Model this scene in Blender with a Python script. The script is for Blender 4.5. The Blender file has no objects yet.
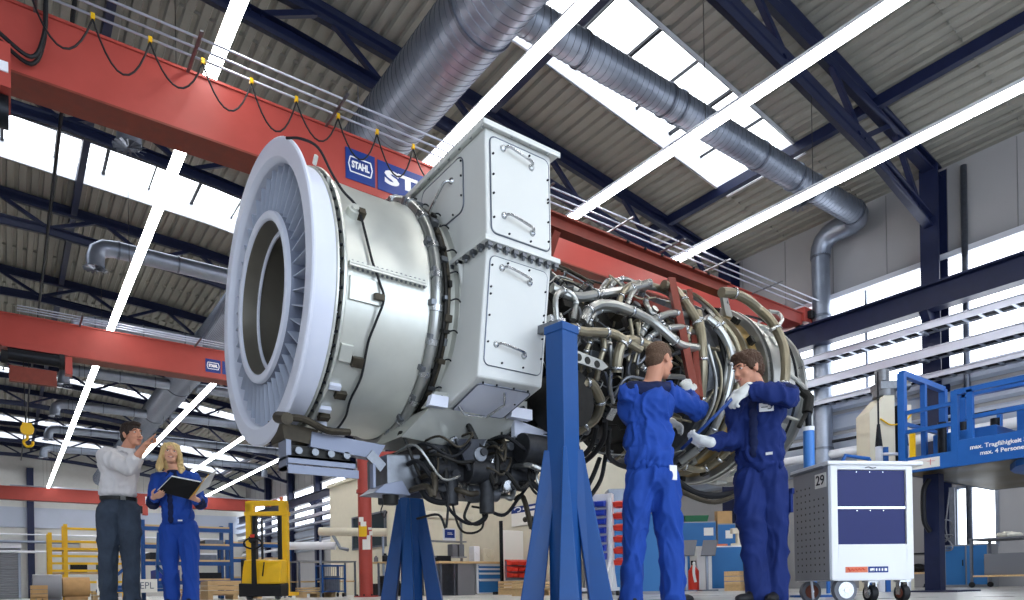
EXPOSURE = 0.2; LAMP = 17.0; SKYL = 3.2; WINL = 3.0; LEFT_FILL = 0.6; SKYW = 3.6
import bpy, bmesh, math, random
from mathutils import Vector as V, Matrix as MX
random.seed(11)
SC = bpy.context.scene
COL = SC.collection
PI = math.pi
sin, cos = math.sin, math.cos

# ------------------------------------------------------------------ helpers
def lin(h):
    h = h.lstrip('#')
    c = [int(h[i:i+2], 16)/255 for i in (0, 2, 4)]
    return tuple(x/12.92 if x <= .04045 else ((x+.055)/1.055)**2.4 for x in c)

MATS = {}
def mat(name, col, rough=.5, metal=0., var=0., vscale=6., bump=0., bscale=40., stretch=None, emit=0., spec=.3, coat=0., brushed=0.):
    m = bpy.data.materials.new(name); MATS[name] = m
    m.use_nodes = True
    nt = m.node_tree; N = nt.nodes; L = nt.links
    b = N['Principled BSDF']
    c = lin(col) if isinstance(col, str) else col
    b.inputs['Base Color'].default_value = (*c, 1)
    b.inputs['Roughness'].default_value = rough
    b.inputs['Metallic'].default_value = metal
    b.inputs['Specular IOR Level'].default_value = spec
    if coat: b.inputs['Coat Weight'].default_value = coat
    if emit:
        b.inputs['Emission Color'].default_value = (*c, 1)
        b.inputs['Emission Strength'].default_value = emit
    if var or bump or brushed:
        tc = N.new('ShaderNodeTexCoord')
        mp = N.new('ShaderNodeMapping')
        L.new(tc.outputs['Object'], mp.inputs['Vector'])
        if stretch: mp.inputs['Scale'].default_value = stretch
    if var:
        n = N.new('ShaderNodeTexNoise'); n.inputs['Scale'].default_value = vscale; n.inputs['Detail'].default_value = 5
        L.new(mp.outputs['Vector'], n.inputs['Vector'])
        r = N.new('ShaderNodeValToRGB')
        r.color_ramp.elements[0].position = .3; r.color_ramp.elements[1].position = .7
        r.color_ramp.elements[0].color = (*[x*(1-var) for x in c], 1)
        r.color_ramp.elements[1].color = (*[min(1, x*(1+var)) for x in c], 1)
        L.new(n.outputs['Fac'], r.inputs['Fac'])
        L.new(r.outputs['Color'], b.inputs['Base Color'])
        rr = N.new('ShaderNodeMapRange')
        rr.inputs['To Min'].default_value = max(.03, rough-.1); rr.inputs['To Max'].default_value = min(1, rough+.1)
        L.new(n.outputs['Fac'], rr.inputs['Value']); L.new(rr.outputs['Result'], b.inputs['Roughness'])
    if bump:
        n2 = N.new('ShaderNodeTexNoise'); n2.inputs['Scale'].default_value = bscale; n2.inputs['Detail'].default_value = 4
        L.new(mp.outputs['Vector'], n2.inputs['Vector'])
        bp = N.new('ShaderNodeBump'); bp.inputs['Strength'].default_value = bump; bp.inputs['Distance'].default_value = .02
        L.new(n2.outputs['Fac'], bp.inputs['Height']); L.new(bp.outputs['Normal'], b.inputs['Normal'])
    return m

class MB:
    """collects shapes into one mesh"""
    def __init__(s, k=1.0): s.v = []; s.f = []; s.s = []; s.k = k
    def add(s, vs, fs, smooth=False):
        o = len(s.v); s.v += [tuple(x*s.k for x in v) for v in vs]
        for f in fs: s.f.append([o+i for i in f]); s.s.append(smooth)
        return s
    def box(s, x0, x1, y0, y1, z0, z1):
        vs = [(x, y, z) for x in (x0, x1) for y in (y0, y1) for z in (z0, z1)]
        return s.add(vs, [(0,1,3,2),(4,6,7,5),(0,4,5,1),(2,3,7,6),(0,2,6,4),(1,5,7,3)])
    def obox(s, c, ax, ay, az):
        c = V(c); ax = V(ax); ay = V(ay); az = V(az)
        vs = [c+i*ax+j*ay+k*az for i in (-1,1) for j in (-1,1) for k in (-1,1)]
        return s.add(vs, [(0,1,3,2),(4,6,7,5),(0,4,5,1),(2,3,7,6),(0,2,6,4),(1,5,7,3)])
    def bar(s, p0, p1, w, h=None, up=(0,0,1)):
        h = h or w
        p0 = V(p0); p1 = V(p1); d = p1-p0; u = V(up); dn = d.normalized()
        if abs(dn.dot(u)) > .98: u = V((0,1,0))
        a = dn.cross(u).normalized(); b = a.cross(dn).normalized()
        return s.obox((p0+p1)/2, d/2, a*w/2, b*h/2)
    def cyl(s, p0, p1, r0, r1=None, n=14, caps=True, smooth=True):
        return s.tube([p0, p1], [r0, r0 if r1 is None else r1], n, caps, smooth)
    def tube(s, pts, r, n=8, caps=True, smooth=True):
        P = [V(p) for p in pts]; R = r if isinstance(r, (list, tuple)) else [r]*len(P)
        T = []
        for i in range(len(P)):
            t = (P[min(i+1, len(P)-1)]-P[max(i-1, 0)])
            T.append(t.normalized() if t.length > 1e-9 else V((0,0,1)))
        u = V((0,0,1)) if abs(T[0].z) < .9 else V((1,0,0))
        a = T[0].cross(u).normalized(); vs = []; fs = []
        for i in range(len(P)):
            a = (a - T[i]*a.dot(T[i]))
            a = a.normalized() if a.length > 1e-6 else T[i].orthogonal().normalized()
            b = T[i].cross(a)
            for j in range(n):
                q = 2*PI*j/n; vs.append(P[i]+(a*cos(q)+b*sin(q))*R[i])
        for i in range(len(P)-1):
            for j in range(n):
                k = (j+1) % n
                fs.append((i*n+j, i*n+k, (i+1)*n+k, (i+1)*n+j))
        s.add(vs, fs, smooth)
        if caps:
            s.add([vs[j] for j in range(n)], [tuple(range(n-1,-1,-1))])
            m = (len(P)-1)*n
            s.add([vs[m+j] for j in range(n)], [tuple(range(n))])
        return s
    def lathe(s, prof, o=(0,0,0), axis='x', n=48, closed=False, a0=0, a1=2*PI):
        full = abs(a1-a0-2*PI) < 1e-6; cnt = n if full else n+1
        vs = []; fs = []; m = len(prof)
        for j in range(cnt):
            q = a0+(a1-a0)*j/n
            for (a, r) in prof:
                c, d = r*cos(q), r*sin(q)
                p = {'x': (a, -c, d), 'z': (c, d, a), 'y': (c, a, d)}[axis]
                vs.append((p[0]+o[0], p[1]+o[1], p[2]+o[2]))
        for j in range(n if full else n):
            k = (j+1) % cnt if full else j+1
            for i in range(m if closed else m-1):
                i2 = (i+1) % m
                fs.append((j*m+i, j*m+i2, k*m+i2, k*m+i))
        return s.add(vs, fs, True)
    def ball(s, c, r, n=10, rot=None):
        if not isinstance(r, (tuple, list)): r = (r, r, r)
        vs = []; fs = []; h = n//2+1
        for i in range(h+1):
            t = PI*i/h
            for j in range(n):
                q = 2*PI*j/n
                v = V((r[0]*sin(t)*cos(q), r[1]*sin(t)*sin(q), r[2]*cos(t)))
                if rot is not None: v = rot @ v
                vs.append(V(c)+v)
        for i in range(h):
            for j in range(n):
                k = (j+1) % n; fs.append((i*n+j, (i+1)*n+j, (i+1)*n+k, i*n+k))
        return s.add(vs, fs, True)
    def prism(s, poly, vec):
        n = len(poly); P = [V(p) for p in poly]; Q = [p+V(vec) for p in P]
        fs = [tuple(range(n-1,-1,-1)), tuple(range(n, 2*n))]
        fs += [(i, (i+1) % n, n+(i+1) % n, n+i) for i in range(n)]
        return s.add(P+Q, fs)
    def hull8(s, bot, top):
        """solid between two quads given in the same order"""
        return s.add(list(bot)+list(top), [(3,2,1,0),(4,5,6,7),(0,1,5,4),(1,2,6,5),(2,3,7,6),(3,0,4,7)])
    def build(s, name, m=None, parent=None, bevel=0, label=None, sharp=.6, kind=None):
        me = bpy.data.meshes.new(name); me.from_pydata(s.v, [], s.f)
        bm = bmesh.new(); bm.from_mesh(me)
        bmesh.ops.remove_doubles(bm, verts=bm.verts, dist=1e-5)
        for f, sm in zip(bm.faces, s.s) if len(bm.faces) == len(s.s) else [(f, True) for f in bm.faces]: f.smooth = sm
        bmesh.ops.recalc_face_normals(bm, faces=bm.faces)
        for e in bm.edges:
            if len(e.link_faces) == 2 and e.calc_face_angle(0) > sharp: e.smooth = False
        bm.to_mesh(me); bm.free()
        o = bpy.data.objects.new(name, me); COL.objects.link(o)
        if m: me.materials.append(m if not isinstance(m, str) else MATS[m])
        if parent: o.parent = parent
        if bevel:
            b = o.modifiers.new('bevel', 'BEVEL'); b.width = bevel; b.segments = 2; b.limit_method = 'ANGLE'
        if label: o['label'] = label
        if kind: o['kind'] = kind
        return o

def tag(o, label, cat, group=None, kind=None):
    o['label'] = label; o['category'] = cat
    if group: o['group'] = group
    if kind: o['kind'] = kind
    return o
def thing(name, label, cat, loc=(0,0,0), rz=0, group=None):
    o = bpy.data.objects.new(name, None); COL.objects.link(o)
    o.empty_display_size = .1
    o.location = loc; o.rotation_euler = (0, 0, rz)
    return tag(o, label, cat, group)
def struct(o): o['kind'] = 'structure'; return o
def copy_tree(o, parent=None):
    c = o.copy(); COL.objects.link(c)
    if parent: c.parent = parent
    for ch in list(o.children): copy_tree(ch, c)
    return c
def spline(pts, n=6):
    P = [V(p) for p in pts]; P = [2*P[0]-P[1]]+P+[2*P[-1]-P[-2]]; out = []
    for i in range(1, len(P)-2):
        a, b, c, d = P[i-1:i+3]
        for j in range(n):
            t = j/n
            out.append(.5*((2*b)+(c-a)*t+(2*a-5*b+4*c-d)*t*t+(3*b-a-3*c+d)*t**3))
    out.append(P[-2]); return out
def text_mesh(name, body, size, m, parent, M, ext=.002, bold=0, shear=0, align='CENTER', width=None):
    cu = bpy.data.curves.new(name, 'FONT'); cu.body = body; cu.size = size; cu.extrude = ext; cu.offset = bold; cu.shear = shear
    cu.align_x = align; cu.align_y = 'CENTER'; cu.resolution_u = 3
    t = bpy.data.objects.new(name, cu); COL.objects.link(t)
    dg = bpy.context.evaluated_depsgraph_get()
    me = bpy.data.meshes.new_from_object(t.evaluated_get(dg))
    bpy.data.objects.remove(t); bpy.data.curves.remove(cu)
    if width:
        xs = [v.co.x for v in me.vertices]; k = width/(max(xs)-min(xs))
        for v in me.vertices: v.co.x *= k
    me.transform(M)
    o = bpy.data.objects.new(name, me); COL.objects.link(o); me.materials.clear(); me.materials.append(MATS[m])
    if parent: o.parent = parent
    return o
def facing(origin, right, up):
    """matrix placing text: local x -> right, y -> up"""
    r = V(right).normalized(); u = V(up).normalized(); n = r.cross(u)
    m = MX.Identity(4)
    for i in range(3): m[i][0] = r[i]; m[i][1] = u[i]; m[i][2] = n[i]; m[i][3] = origin[i]
    return m

# ------------------------------------------------------------------ camera
AZ = math.atan(507/692.)
cam = bpy.data.cameras.new('camera'); camo = bpy.data.objects.new('camera', cam); COL.objects.link(camo)
cam.sensor_width = 36; cam.lens = 692/1024*36; cam.shift_y = 288/1024; cam.clip_end = 300; cam.clip_start = .02
camo.location = (0, 0, .14)
camo.matrix_world = MX.Translation((0,0,.14)) @ MX.Rotation(-AZ, 4, 'Z') @ MX.Rotation(PI/2, 4, 'X') @ MX.Rotation(-.01756, 4, 'Z')
SC.camera = camo
SC.view_settings.view_transform = 'Standard'; SC.view_settings.look = 'None'
SC.view_settings.gamma = 1; SC.view_settings.use_curve_mapping = False
SC.view_settings.exposure = EXPOSURE
R_ = V((cos(AZ), -sin(AZ), 0)); F_ = V((sin(AZ), cos(AZ), 0))   # right of and away from the viewer
def view_pt(r, f, z): return R_*r+F_*f+V((0,0,z))

# ------------------------------------------------------------------ materials
mat('floor_paint', '#b9b9b7', .3, var=.05, vscale=1.2)
mat('roof_sheet', '#898780', .5, .0, var=.05, vscale=3)
mat('wall_panel', '#98989b', .5, var=.03, vscale=1)
mat('cladding', '#aab2c2', .4, var=.04, vscale=1)
mat('navy_steel', '#171f3e', .42, var=.12, vscale=8)
mat('crane_red', '#a8473f', .42, var=.05, vscale=3)
mat('rust_red', '#783428', .5, var=.12, vscale=9)
mat('galv', '#8f97a6', .4, .8, var=.08, vscale=5)
mat('galv_dark', '#6d7380', .4, .8, var=.15, vscale=14)
mat('rail_steel', '#b9bdcc', .35, .6)
mat('black_rubber', '#17181c', .6)
mat('dark_metal', '#24262b', .4, .6, var=.2, vscale=20)
mat('grey_metal', '#74777c', .35, .8, var=.15, vscale=20)
mat('steel', '#b4b6b8', .26, .95, var=.12, vscale=24)
mat('chrome', '#d6d8dc', .15, 1)
mat('white_trim', '#dfe1e8', .4)
mat('white_paint', '#e4e6ee', .35)
mat('cream_paint', '#d9d3c0', .55, var=.03)
mat('yellow_paint', '#e8b81c', .4, var=.06)
mat('blue_paint', '#1b4d8c', .38, var=.06)
mat('sign_blue', '#16357f', .4)
mat('ink_white', '#f2f2f2', .5)
mat('ink_black', '#141414', .5)
mat('wood', '#d0b083', .55, var=.18, vscale=5, stretch=(1, 8, 8))
mat('lamp', (1, .985, .96), .5, emit=LAMP)
mat('skylight_pane', (.9, .95, 1), .5, emit=SKYL)
mat('window_pane', (.9, .95, 1), .5, emit=WINL)

# ------------------------------------------------------------------ building
BAY = 5.04
TY = [6.37+BAY*k for k in range(-1, 11)]
RP = [(-8.3, 10.45), (0, 10.45), (4.5, 10.22), (8, 9.9), (12.3, 9.33), (16.4, 8.73)]
BP = [(-8, 9.5), (1, 9.55), (4, 9.33), (9, 8.74), (13, 8.13), (15.7, 7.42)]
def interp(T, x):
    for (a, b), (c, d) in zip(T, T[1:]):
        if x <= c: return b+(d-b)*(x-a)/(c-a)
    return T[-1][1]
roofz = lambda x: interp(RP, x)
botz = lambda x: interp(BP, x)
struct(MB().box(-8.3, 16.4, -7.3, 58.4, -.12, 0).build('floor', 'floor_paint'))
SKX = [(6.5, 13.6), (-5.0, 6.2)]
def holes_at(Y):
    k = round((Y-TY[0])/BAY)
    return {1: SKX[:1], 3: SKX[1:], 5: SKX[:1], 7: SKX, 9: SKX, 10: SKX}.get(k, [])
bm_ = MB()
def roof_strip(y0, y1, holes):
    seg = []; x = -8.3
    for a, b in sorted(holes): seg.append((x, a)); x = b
    seg.append((x, 16.4))
    for x0, x1 in seg:
        n = max(1, round((x1-x0)/.25)); w = (x1-x0)/n; pr = []
        for i in range(n):
            for t, h in ((0, 0), (.52, 0), (.62, .055), (.9, .055)): pr.append((x0+w*(i+t), h))
        pr.append((x1, 0))
        vs = []; fs = []
        for (xx, h) in pr:
            z = roofz(xx)+h
            vs += [(xx, y0, z), (xx, y1, z)]
        for i in range(len(pr)-1): fs.append((2*i, 2*i+1, 2*i+3, 2*i+2))
        bm_.add(vs, fs)
yy = -7.3
for Y in TY[:-1]:
    roof_strip(yy, Y+1.55, []); roof_strip(Y+1.55, Y+3.5, holes_at(Y)); yy = Y+3.5
roof_strip(yy, 58.4, [])
for Y in TY[:-1]:
    for y in (Y+1.55, Y+3.5):
        for (xa, za), (xb, zb) in zip(RP, RP[1:]):
            q = [(xa, y-.004), (xb, y-.004), (xb, y+.004), (xa, y+.004)]
            if not any(xa < h[1] and xb > h[0] for h in holes_at(Y)) or True:
                bm_.hull8([(u, v, (za if u == xa else zb)) for u, v in q], [(u, v, (za if u == xa else zb)+.07) for u, v in q])
struct(bm_.build('ceiling', 'roof_sheet'))
# skylights
nwin = 1
for Y in TY[:-1]:
    for (x0, x1) in holes_at(Y):
        y0, y1 = Y+1.55, Y+3.5
        r = struct(thing('window_%d' % nwin, 'skylight', 'window', ((x0+x1)/2, (y0+y1)/2, 0))); nwin += 1
        for k in ('label', 'category'): del r[k]
        m = MB(); L = lambda x, y: (x-(x0+x1)/2, y-(y0+y1)/2)
        H = .42; seg = [x0, 8, 12.3, x1] if x0 > 6 else [x0, 0, 4.5, x1]
        for a, b in zip(seg, seg[1:]):
            for (ya, yb) in ((y0, y0+.05), (y1-.05, y1)):
                q = [(a, ya), (b, ya), (b, yb), (a, yb)]
                m.hull8([(*L(*p), roofz(p[0])-.06) for p in q], [(*L(*p), roofz(p[0])+H) for p in q])
        for xa in (x0, x1-.05):
            q = [(xa, y0), (xa+.05, y0), (xa+.05, y1), (xa, y1)]
            m.hull8([(*L(*p), roofz(p[0])-.06) for p in q], [(*L(*p), roofz(p[0])+H) for p in q])
        m.build('frame', 'white_trim', r)
        p = MB()
        for a, b in zip(seg, seg[1:]):
            p.hull8([(*L(u, v), roofz(u)+H-.04) for u, v in ((a,y0+.05),(b,y0+.05),(b,y1-.05),(a,y1-.05))],
                    [(*L(u, v), roofz(u)+H) for u, v in ((a,y0+.05),(b,y0+.05),(b,y1-.05),(a,y1-.05))])
        p.build('pane', 'skylight_pane', r)
        g = MB(); n = int((x1-x0)/.95)
        for i in range(1, n):
            x = x0+(x1-x0)*i/n; w = .07 if i % 2 else .03
            g.bar((*L(x, y0), roofz(x)+H-.08), (*L(x, y1), roofz(x)+H-.08), w, .06)
        g.build('glazing_bar', 'dark_metal', r)
# walls
def wall(name, m, *boxes):
    b = MB()
    for q in boxes: b.box(*q)
    return struct(b.build(name, m))
WZ0, WZ1 = 4.3, 6.86
w = MB()
w.box(16, 16.3, -7.3, 58.4, WZ1, 8.9); w.box(16, 16.3, -7.3, 5.42, 0, WZ0); w.box(16, 16.3, 6.12, 58.4, 0, WZ0)
w.box(16, 16.3, 5.42, 6.12, 0, .82); w.box(16, 16.3, 5.42, 6.12, 2.05, WZ0)
struct(w.build('wall_right', 'wall_panel'))
# horizontal ribbed cladding below the window band
c = MB()
z = 2.75
while z < WZ0-.1:
    c.prism([(15.97, -7, z), (15.9, -7, z+.06), (15.9, -7, z+.34), (15.97, -7, z+.40)], (0, 65, 0)); z += .48
struct(c.build('trim_1', 'cladding'))
g = MB()
y = -6.2
while y < 58:
    g.box(15.985, 16.0, y, y+.012, WZ1+.1, 8.75); y += 1.24
g.box(15.95, 16, -7.3, 58.4, WZ1+.08, WZ1+.11)
mat('joint_grey', '#7c7c80', .6)
struct(g.build('trim_2', 'joint_grey'))
r = struct(thing('window_%d' % nwin, '', '')); nwin += 1
del r['label'], r['category']
MB().box(16.12, 16.16, -7.3, 58.4, WZ0, WZ1).build('pane', 'window_pane', r)
f = MB(); f.box(15.94, 16.06, -7.3, 58.4, WZ0-.04, WZ0+.06); f.box(15.9, 16.06, -7.3, 58.4, WZ1-.02, WZ1+.1)
f.build('frame', 'white_trim', r)
f = MB(); y = TY[0]-.1
while y < 58: f.box(16.07, 16.11, y, y+.05, WZ0, WZ1); y += BAY/3
f.build('glazing_bar', 'galv', r)
r = struct(thing('window_%d' % nwin, '', '', (16, 5.77, 0))); nwin += 1
del r['label'], r['category']
MB().box(.1, .14, -.35, .35, .82, 2.05).build('pane', 'window_pane', r)
f = MB()
for q in ((-.03,.1,-.4,-.34,.8,2.08), (-.03,.1,.34,.4,.8,2.08), (-.03,.1,-.34,.34,.78,.84), (-.03,.1,-.34,.34,2.03,2.08)): f.box(*q)
f.build('frame', 'galv', r)
mat('back_panel', '#c6c6c2', .5, var=.03)
wall('wall_back', 'back_panel', (-8.3, 16.3, 58.4, 58.7, 0, 10.6))
wall('wall_left', 'wall_panel', (-8.6, -8.3, -7.3, 58.4, 0, .9), (-8.6, -8.3, -7.3, 58.4, 6.6, 10.6), (-8.6, -8.3, 14, 58.4, .9, 6.6))
r = struct(thing('window_%d' % nwin, '', '')); nwin += 1  # unseen glowing window, added to light the inlet from the left
del r['label'], r['category']
mat('window_pane_dim', (.9, .95, 1), .5, emit=LEFT_FILL)
MB().box(-8.5, -8.46, -7.3, 14, .9, 6.6).build('pane', 'window_pane_dim', r)
f = MB(); y = -7.3
while y < 14: f.box(-8.45, -8.38, y, y+.06, .9, 6.6); y += 1.6
for z in (.9, 2.8, 4.7, 6.54): f.box(-8.45, -8.38, -7.3, 14, z, z+.06)
f.build('frame', 'galv', r)
# unseen wall behind the viewer, its gate opening added to let in fill light
wall('wall_front', 'wall_panel', (-8.3, -6.5, -7.6, -7.3, 0, 10.6), (11.5, 16.3, -7.6, -7.3, 0, 10.6), (-6.5, 11.5, -7.6, -7.3, 6.6, 10.6))
b = MB(); b.box(-6.7, -6.5, -7.3, -7.2, 0, 6.6); b.box(11.5, 11.7, -7.3, -7.2, 0, 6.6); b.box(-6.7, 11.7, -7.3, -7.2, 6.6, 6.8)
struct(b.build('trim_3', 'navy_steel'))
# purlins along the hall
for i, x in enumerate((13.25, 8.0, 1.6)):
    struct(MB().box(x-.07, x+.07, -7.2, 58.3, roofz(x)-.24, roofz(x)-.03).build('trim_%d' % (4+i), 'navy_steel'))
struct(MB().tube([(1.02, -7.2, 9.53), (1.02, 58.3, 9.53)], .035, 6).build('trim_7', 'dark_metal'))

# roof trusses
def truss():
    t = thing('roof_truss', '', 'truss', (0,0,0), 0, 'roof trusses')
    m = MB(); X = [-8.2, 0, 4.5, 8, 12.3, 15.9]
    for a, b in zip(X, X[1:]):
        za, zb = roofz(a)-.03, roofz(b)-.03
        for (w_, z0, z1) in ((.11, -.03, 0), (.11, -.22, -.19), (.012, -.19, -.03)):
            q = [(a, -w_), (b, -w_), (b, w_), (a, w_)]
            m.hull8([(u, v, (za if u == a else zb)+z0) for u, v in q], [(u, v, (za if u == a else zb)+z1) for u, v in q])
    m.build('top_chord', 'navy_steel', t)
    m = MB(); X = [-8.2, 1, 4, 9, 13, 15.5]
    for a, b in zip(X, X[1:]):
        za, zb = botz(a), botz(b)
        for (w_, z0, z1) in ((.11, -.03, 0), (.11, .16, .19), (.014, 0, .16)):
            q = [(a, -w_), (b, -w_), (b, w_), (a, w_)]
            m.hull8([(u, v*.85, (za if u == a else zb)+z0) for u, v in q], [(u, v*.85, (za if u == a else zb)+z1) for u, v in q])
    m.build('bottom_chord', 'navy_steel', t)
    x = 1.05-2.35*4
    while x < 15.3:
        for s in (-1, 1):
            xt = x+s*1.02
            if -8.2 < xt < 15.7 and x > -8.1:
                MB().bar((x+s*.07, 0, botz(x)+.16), (xt, 0, roofz(xt)-.22), .09, .09, (0,1,0)).build('diagonal', 'navy_steel', t)
        x += 2.35
    return t
t0 = truss()
ORD = ['nearest', 'second', 'third', 'fourth', 'fifth', 'sixth', 'seventh', 'eighth', 'ninth', 'tenth', 'eleventh', 'twelfth']
for i, Y in enumerate(TY):
    t = t0 if i == 0 else copy_tree(t0)
    t.location = (0, Y, 0)
    t['label'] = 'dark blue lattice roof truss, %s one along the hall from the viewer' % ORD[i]
# columns along the right wall
def column():
    c = thing('steel_column', '', 'column', (0,0,0), 0, 'steel columns of the right wall')
    m = MB(); m.box(-.16, -.13, -.18, .18, 0.02, 8.7); m.box(.24, .27, -.18, .18, 0.02, 8.7); m.box(-.13, .24, -.012, .012, 0.02, 8.7)
    m.build('shaft', 'navy_steel', c, )
    MB().box(-.2, .29, -.23, .23, 0, .02).build('base_plate', 'navy_steel', c)
    m = MB(); m.prism([(-.16, -.08, 5.64), (-.52, -.08, 5.64), (-.16, -.08, 5.2)], (0, .16, 0)); m.build('bracket', 'navy_steel', c)
    return c
c0 = column()
for i, Y in enumerate(TY[:-1]):
    c = c0 if i == 0 else copy_tree(c0)
    c.location = (15.68, Y, 0)
    c['label'] = 'dark blue steel column on the right wall, %s from the viewer' % ORD[i]
tag(MB().tube([(15.9, 5.86, 0), (15.9, 5.86, 8.6)], .06, 10).build('downpipe', 'galv_dark'), 'dark grey vertical downpipe beside the steel column above the blue platform', 'pipe')
# crane runway beams
for x, nm in ((15.32, 'right'), (-7.6, 'left')):
    m = MB(); m.box(x-.15, x+.15, -7, 58, 5.65, 5.68); m.box(x-.15, x+.15, -7, 58, 6.13, 6.17); m.box(x-.012, x+.012, -7, 58, 5.68, 6.13)
    m.box(x-.03, x+.03, -7, 58, 6.17, 6.2)
    tag(m.build('runway_beam', 'navy_steel'), 'long dark blue crane runway beam along the %s wall' % nm, 'beam')
# light strips
for i, x in enumerate((2.21, 5.40, 8.29, 11.13)):
    y0, y1 = -6.5, 56.5
    t = thing('light_strip', ['leftmost of the four continuous ceiling light strips', 'ceiling light strip running just right of the big round duct',
        'ceiling light strip second from the right wall', 'ceiling light strip nearest the right wall'][i]+', hung below the trusses', 'light', (x, 0, 6.75), 0, 'ceiling light strips')
    m = MB(); m.prism([(-.035, y0, .11), (-.075, y0, .03), (.075, y0, .03), (.035, y0, .11)], (0, y1-y0, 0)); m.build('housing', 'white_paint', t)
    m = MB(); y = y0
    while y < y1-.1: m.box(-.073, .073, y+.012, min(y+1.5, y1)-.012, -.025, .03); y += 1.5
    m.build('diffuser', 'lamp', t)
    for Y in TY: MB().tube([(0, Y, .1), (0, Y, botz(x)-6.77)], .006, 5).build('hanger_wire', 'dark_metal', t)

# ventilation: one big duct down the hall with branches
def duct_tube(m, pts, r, n=28): return m.tube(pts, r, n)
d = thing('main_duct', 'big round spiral ventilation duct running along the hall under the roof', 'duct', (5.35, 0, 8.0))
m = MB(); m.tube([(0, -7, 0), (0, 54, 0)], .5, 40)
o = m.build('pipe', 'galv', d)
m = MB(); y = -6.9
while y < 54:
    m.lathe([(y, .5), (y+.008, .508), (y+.016, .5)], axis='y', n=40); y += .13
m.build('spiral_seam', 'galv_dark', d)
for y in (3.2, 6.7, 7.75, 13, 18, 23, 28, 33): MB().lathe([(y, .5), (y, .525), (y+.05, .525), (y+.05, .5)], axis='y', n=40).build('flange', 'galv_dark', d)
for y in TY: MB().tube([(0, y+.4, .5), (0, y+.4, roofz(5.35)-8.05)], .01, 5).build('hanger_wire', 'galv', d)
def swirl(p, parent):
    m = MB()
    for j in range(14):
        q = 2*PI*j/14; c, s_ = cos(q), sin(q)
        m.obox((p[0]+c*.14, p[1]+s_*.14, p[2]), (c*.1, s_*.1, 0), (-s_*.016, c*.016, .012), (0, 0, .004))
    m.lathe([(p[2], .03), (p[2]+.05, .05)], (p[0], p[1], 0), 'z', 12)
    m.build('swirl_outlet', 'galv_dark', parent)
d = thing('branch_duct', 'grey round duct crossing under the right skylight and dropping down the right wall', 'duct', (5.8, 7.73, 8.25))
m = MB(); r = .245
pts = [(0,0,0), (9.0,0,0)] + [(9.0+.45*sin(q), -.0+.35*(1-cos(q)), -.1*(1-cos(q))) for q in (.4, .8, 1.2, 1.57)]
pts = [(-.2,0,0), (9.3,0,0), (9.5,.03,0), (9.66,.12,0), (9.74,.26,0), (9.76,.45,0), (9.76,.62,0), (9.76,.8,-.04), (9.76,.93,-.14), (9.76,1.0,-.28), (9.76,1.02,-.45)]
m.tube(pts, [r]*5+[r, .24,.235,.23,.225,.22], 28); m.build('pipe', 'galv', d)
m = MB(); x = .3
while x < 9.3: m.lathe([(x, r), (x+.006, r+.006), (x+.012, r)], axis='x', n=28); x += .12
m.build('spiral_seam', 'galv_dark', d)
for x in (1.3, 3.2, 3.5, 5.8, 7.0, 7.65, 9.3): MB().lathe([(x, r), (x, r+.02), (x+.05, r+.02), (x+.05, r)], axis='x', n=28).build('flange', 'galv_dark', d)
m = MB(); m.tube([(9.76, 1.02, -.4), (9.76, 1.02, -8.25)], .2, 24); m.build('riser', 'galv', d)
for z in (-.5, -1.9, -3.4, -5): MB().lathe([(z, .2), (z, .22), (z+.05, .22), (z+.05, .2)], (9.76, 1.02, 0), 'z', 24).build('riser_flange', 'galv_dark', d)
m = MB(); m.tube([(7.3, 0, 0), (7.3, .02, -.25), (7.3, .02, -.44)], .12, 16); m.build('nozzle', 'galv', d)
swirl((7.3, .02, -.47), d)
for i in range(1, 8):
    Y = 7.25+BAY*i
    d = thing('branch_duct', 'grey branch duct with drop nozzle left of the big duct, %s along the hall' % ORD[i-1], 'duct', (4.9, Y, 7.72), 0, 'branch ducts left of the big duct')
    m = MB(); m.tube([(0,0,0), (-2.85,0,0), (-3.05,0,-.03), (-3.18,0,-.13), (-3.22,0,-.28), (-3.22,0,-.5)], .18, 20); m.build('pipe', 'galv', d)
    for x in (-.5, -1.6, -2.8): MB().lathe([(x, .18), (x, .2), (x+.04, .2), (x+.04, .18)], axis='x', n=20).build('flange', 'galv_dark', d)
    swirl((-3.22, 0, -.53), d)
    d = thing('branch_duct', 'grey branch duct right of the big duct, %s beyond the wall branch' % ORD[i-1], 'duct', (5.8, Y, 7.72), 0, 'branch ducts right of the big duct')
    m = MB(); m.tube([(0,0,0), (6.5,0,0), (6.8,0,-.06), (6.95,0,-.25), (6.95,0,-.6)], .18, 20); m.build('pipe', 'galv', d)
    for x in (1.5, 3, 4.5, 6): MB().lathe([(x, .18), (x, .2), (x+.04, .2), (x+.04, .18)], axis='x', n=20).build('flange', 'galv_dark', d)

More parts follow.
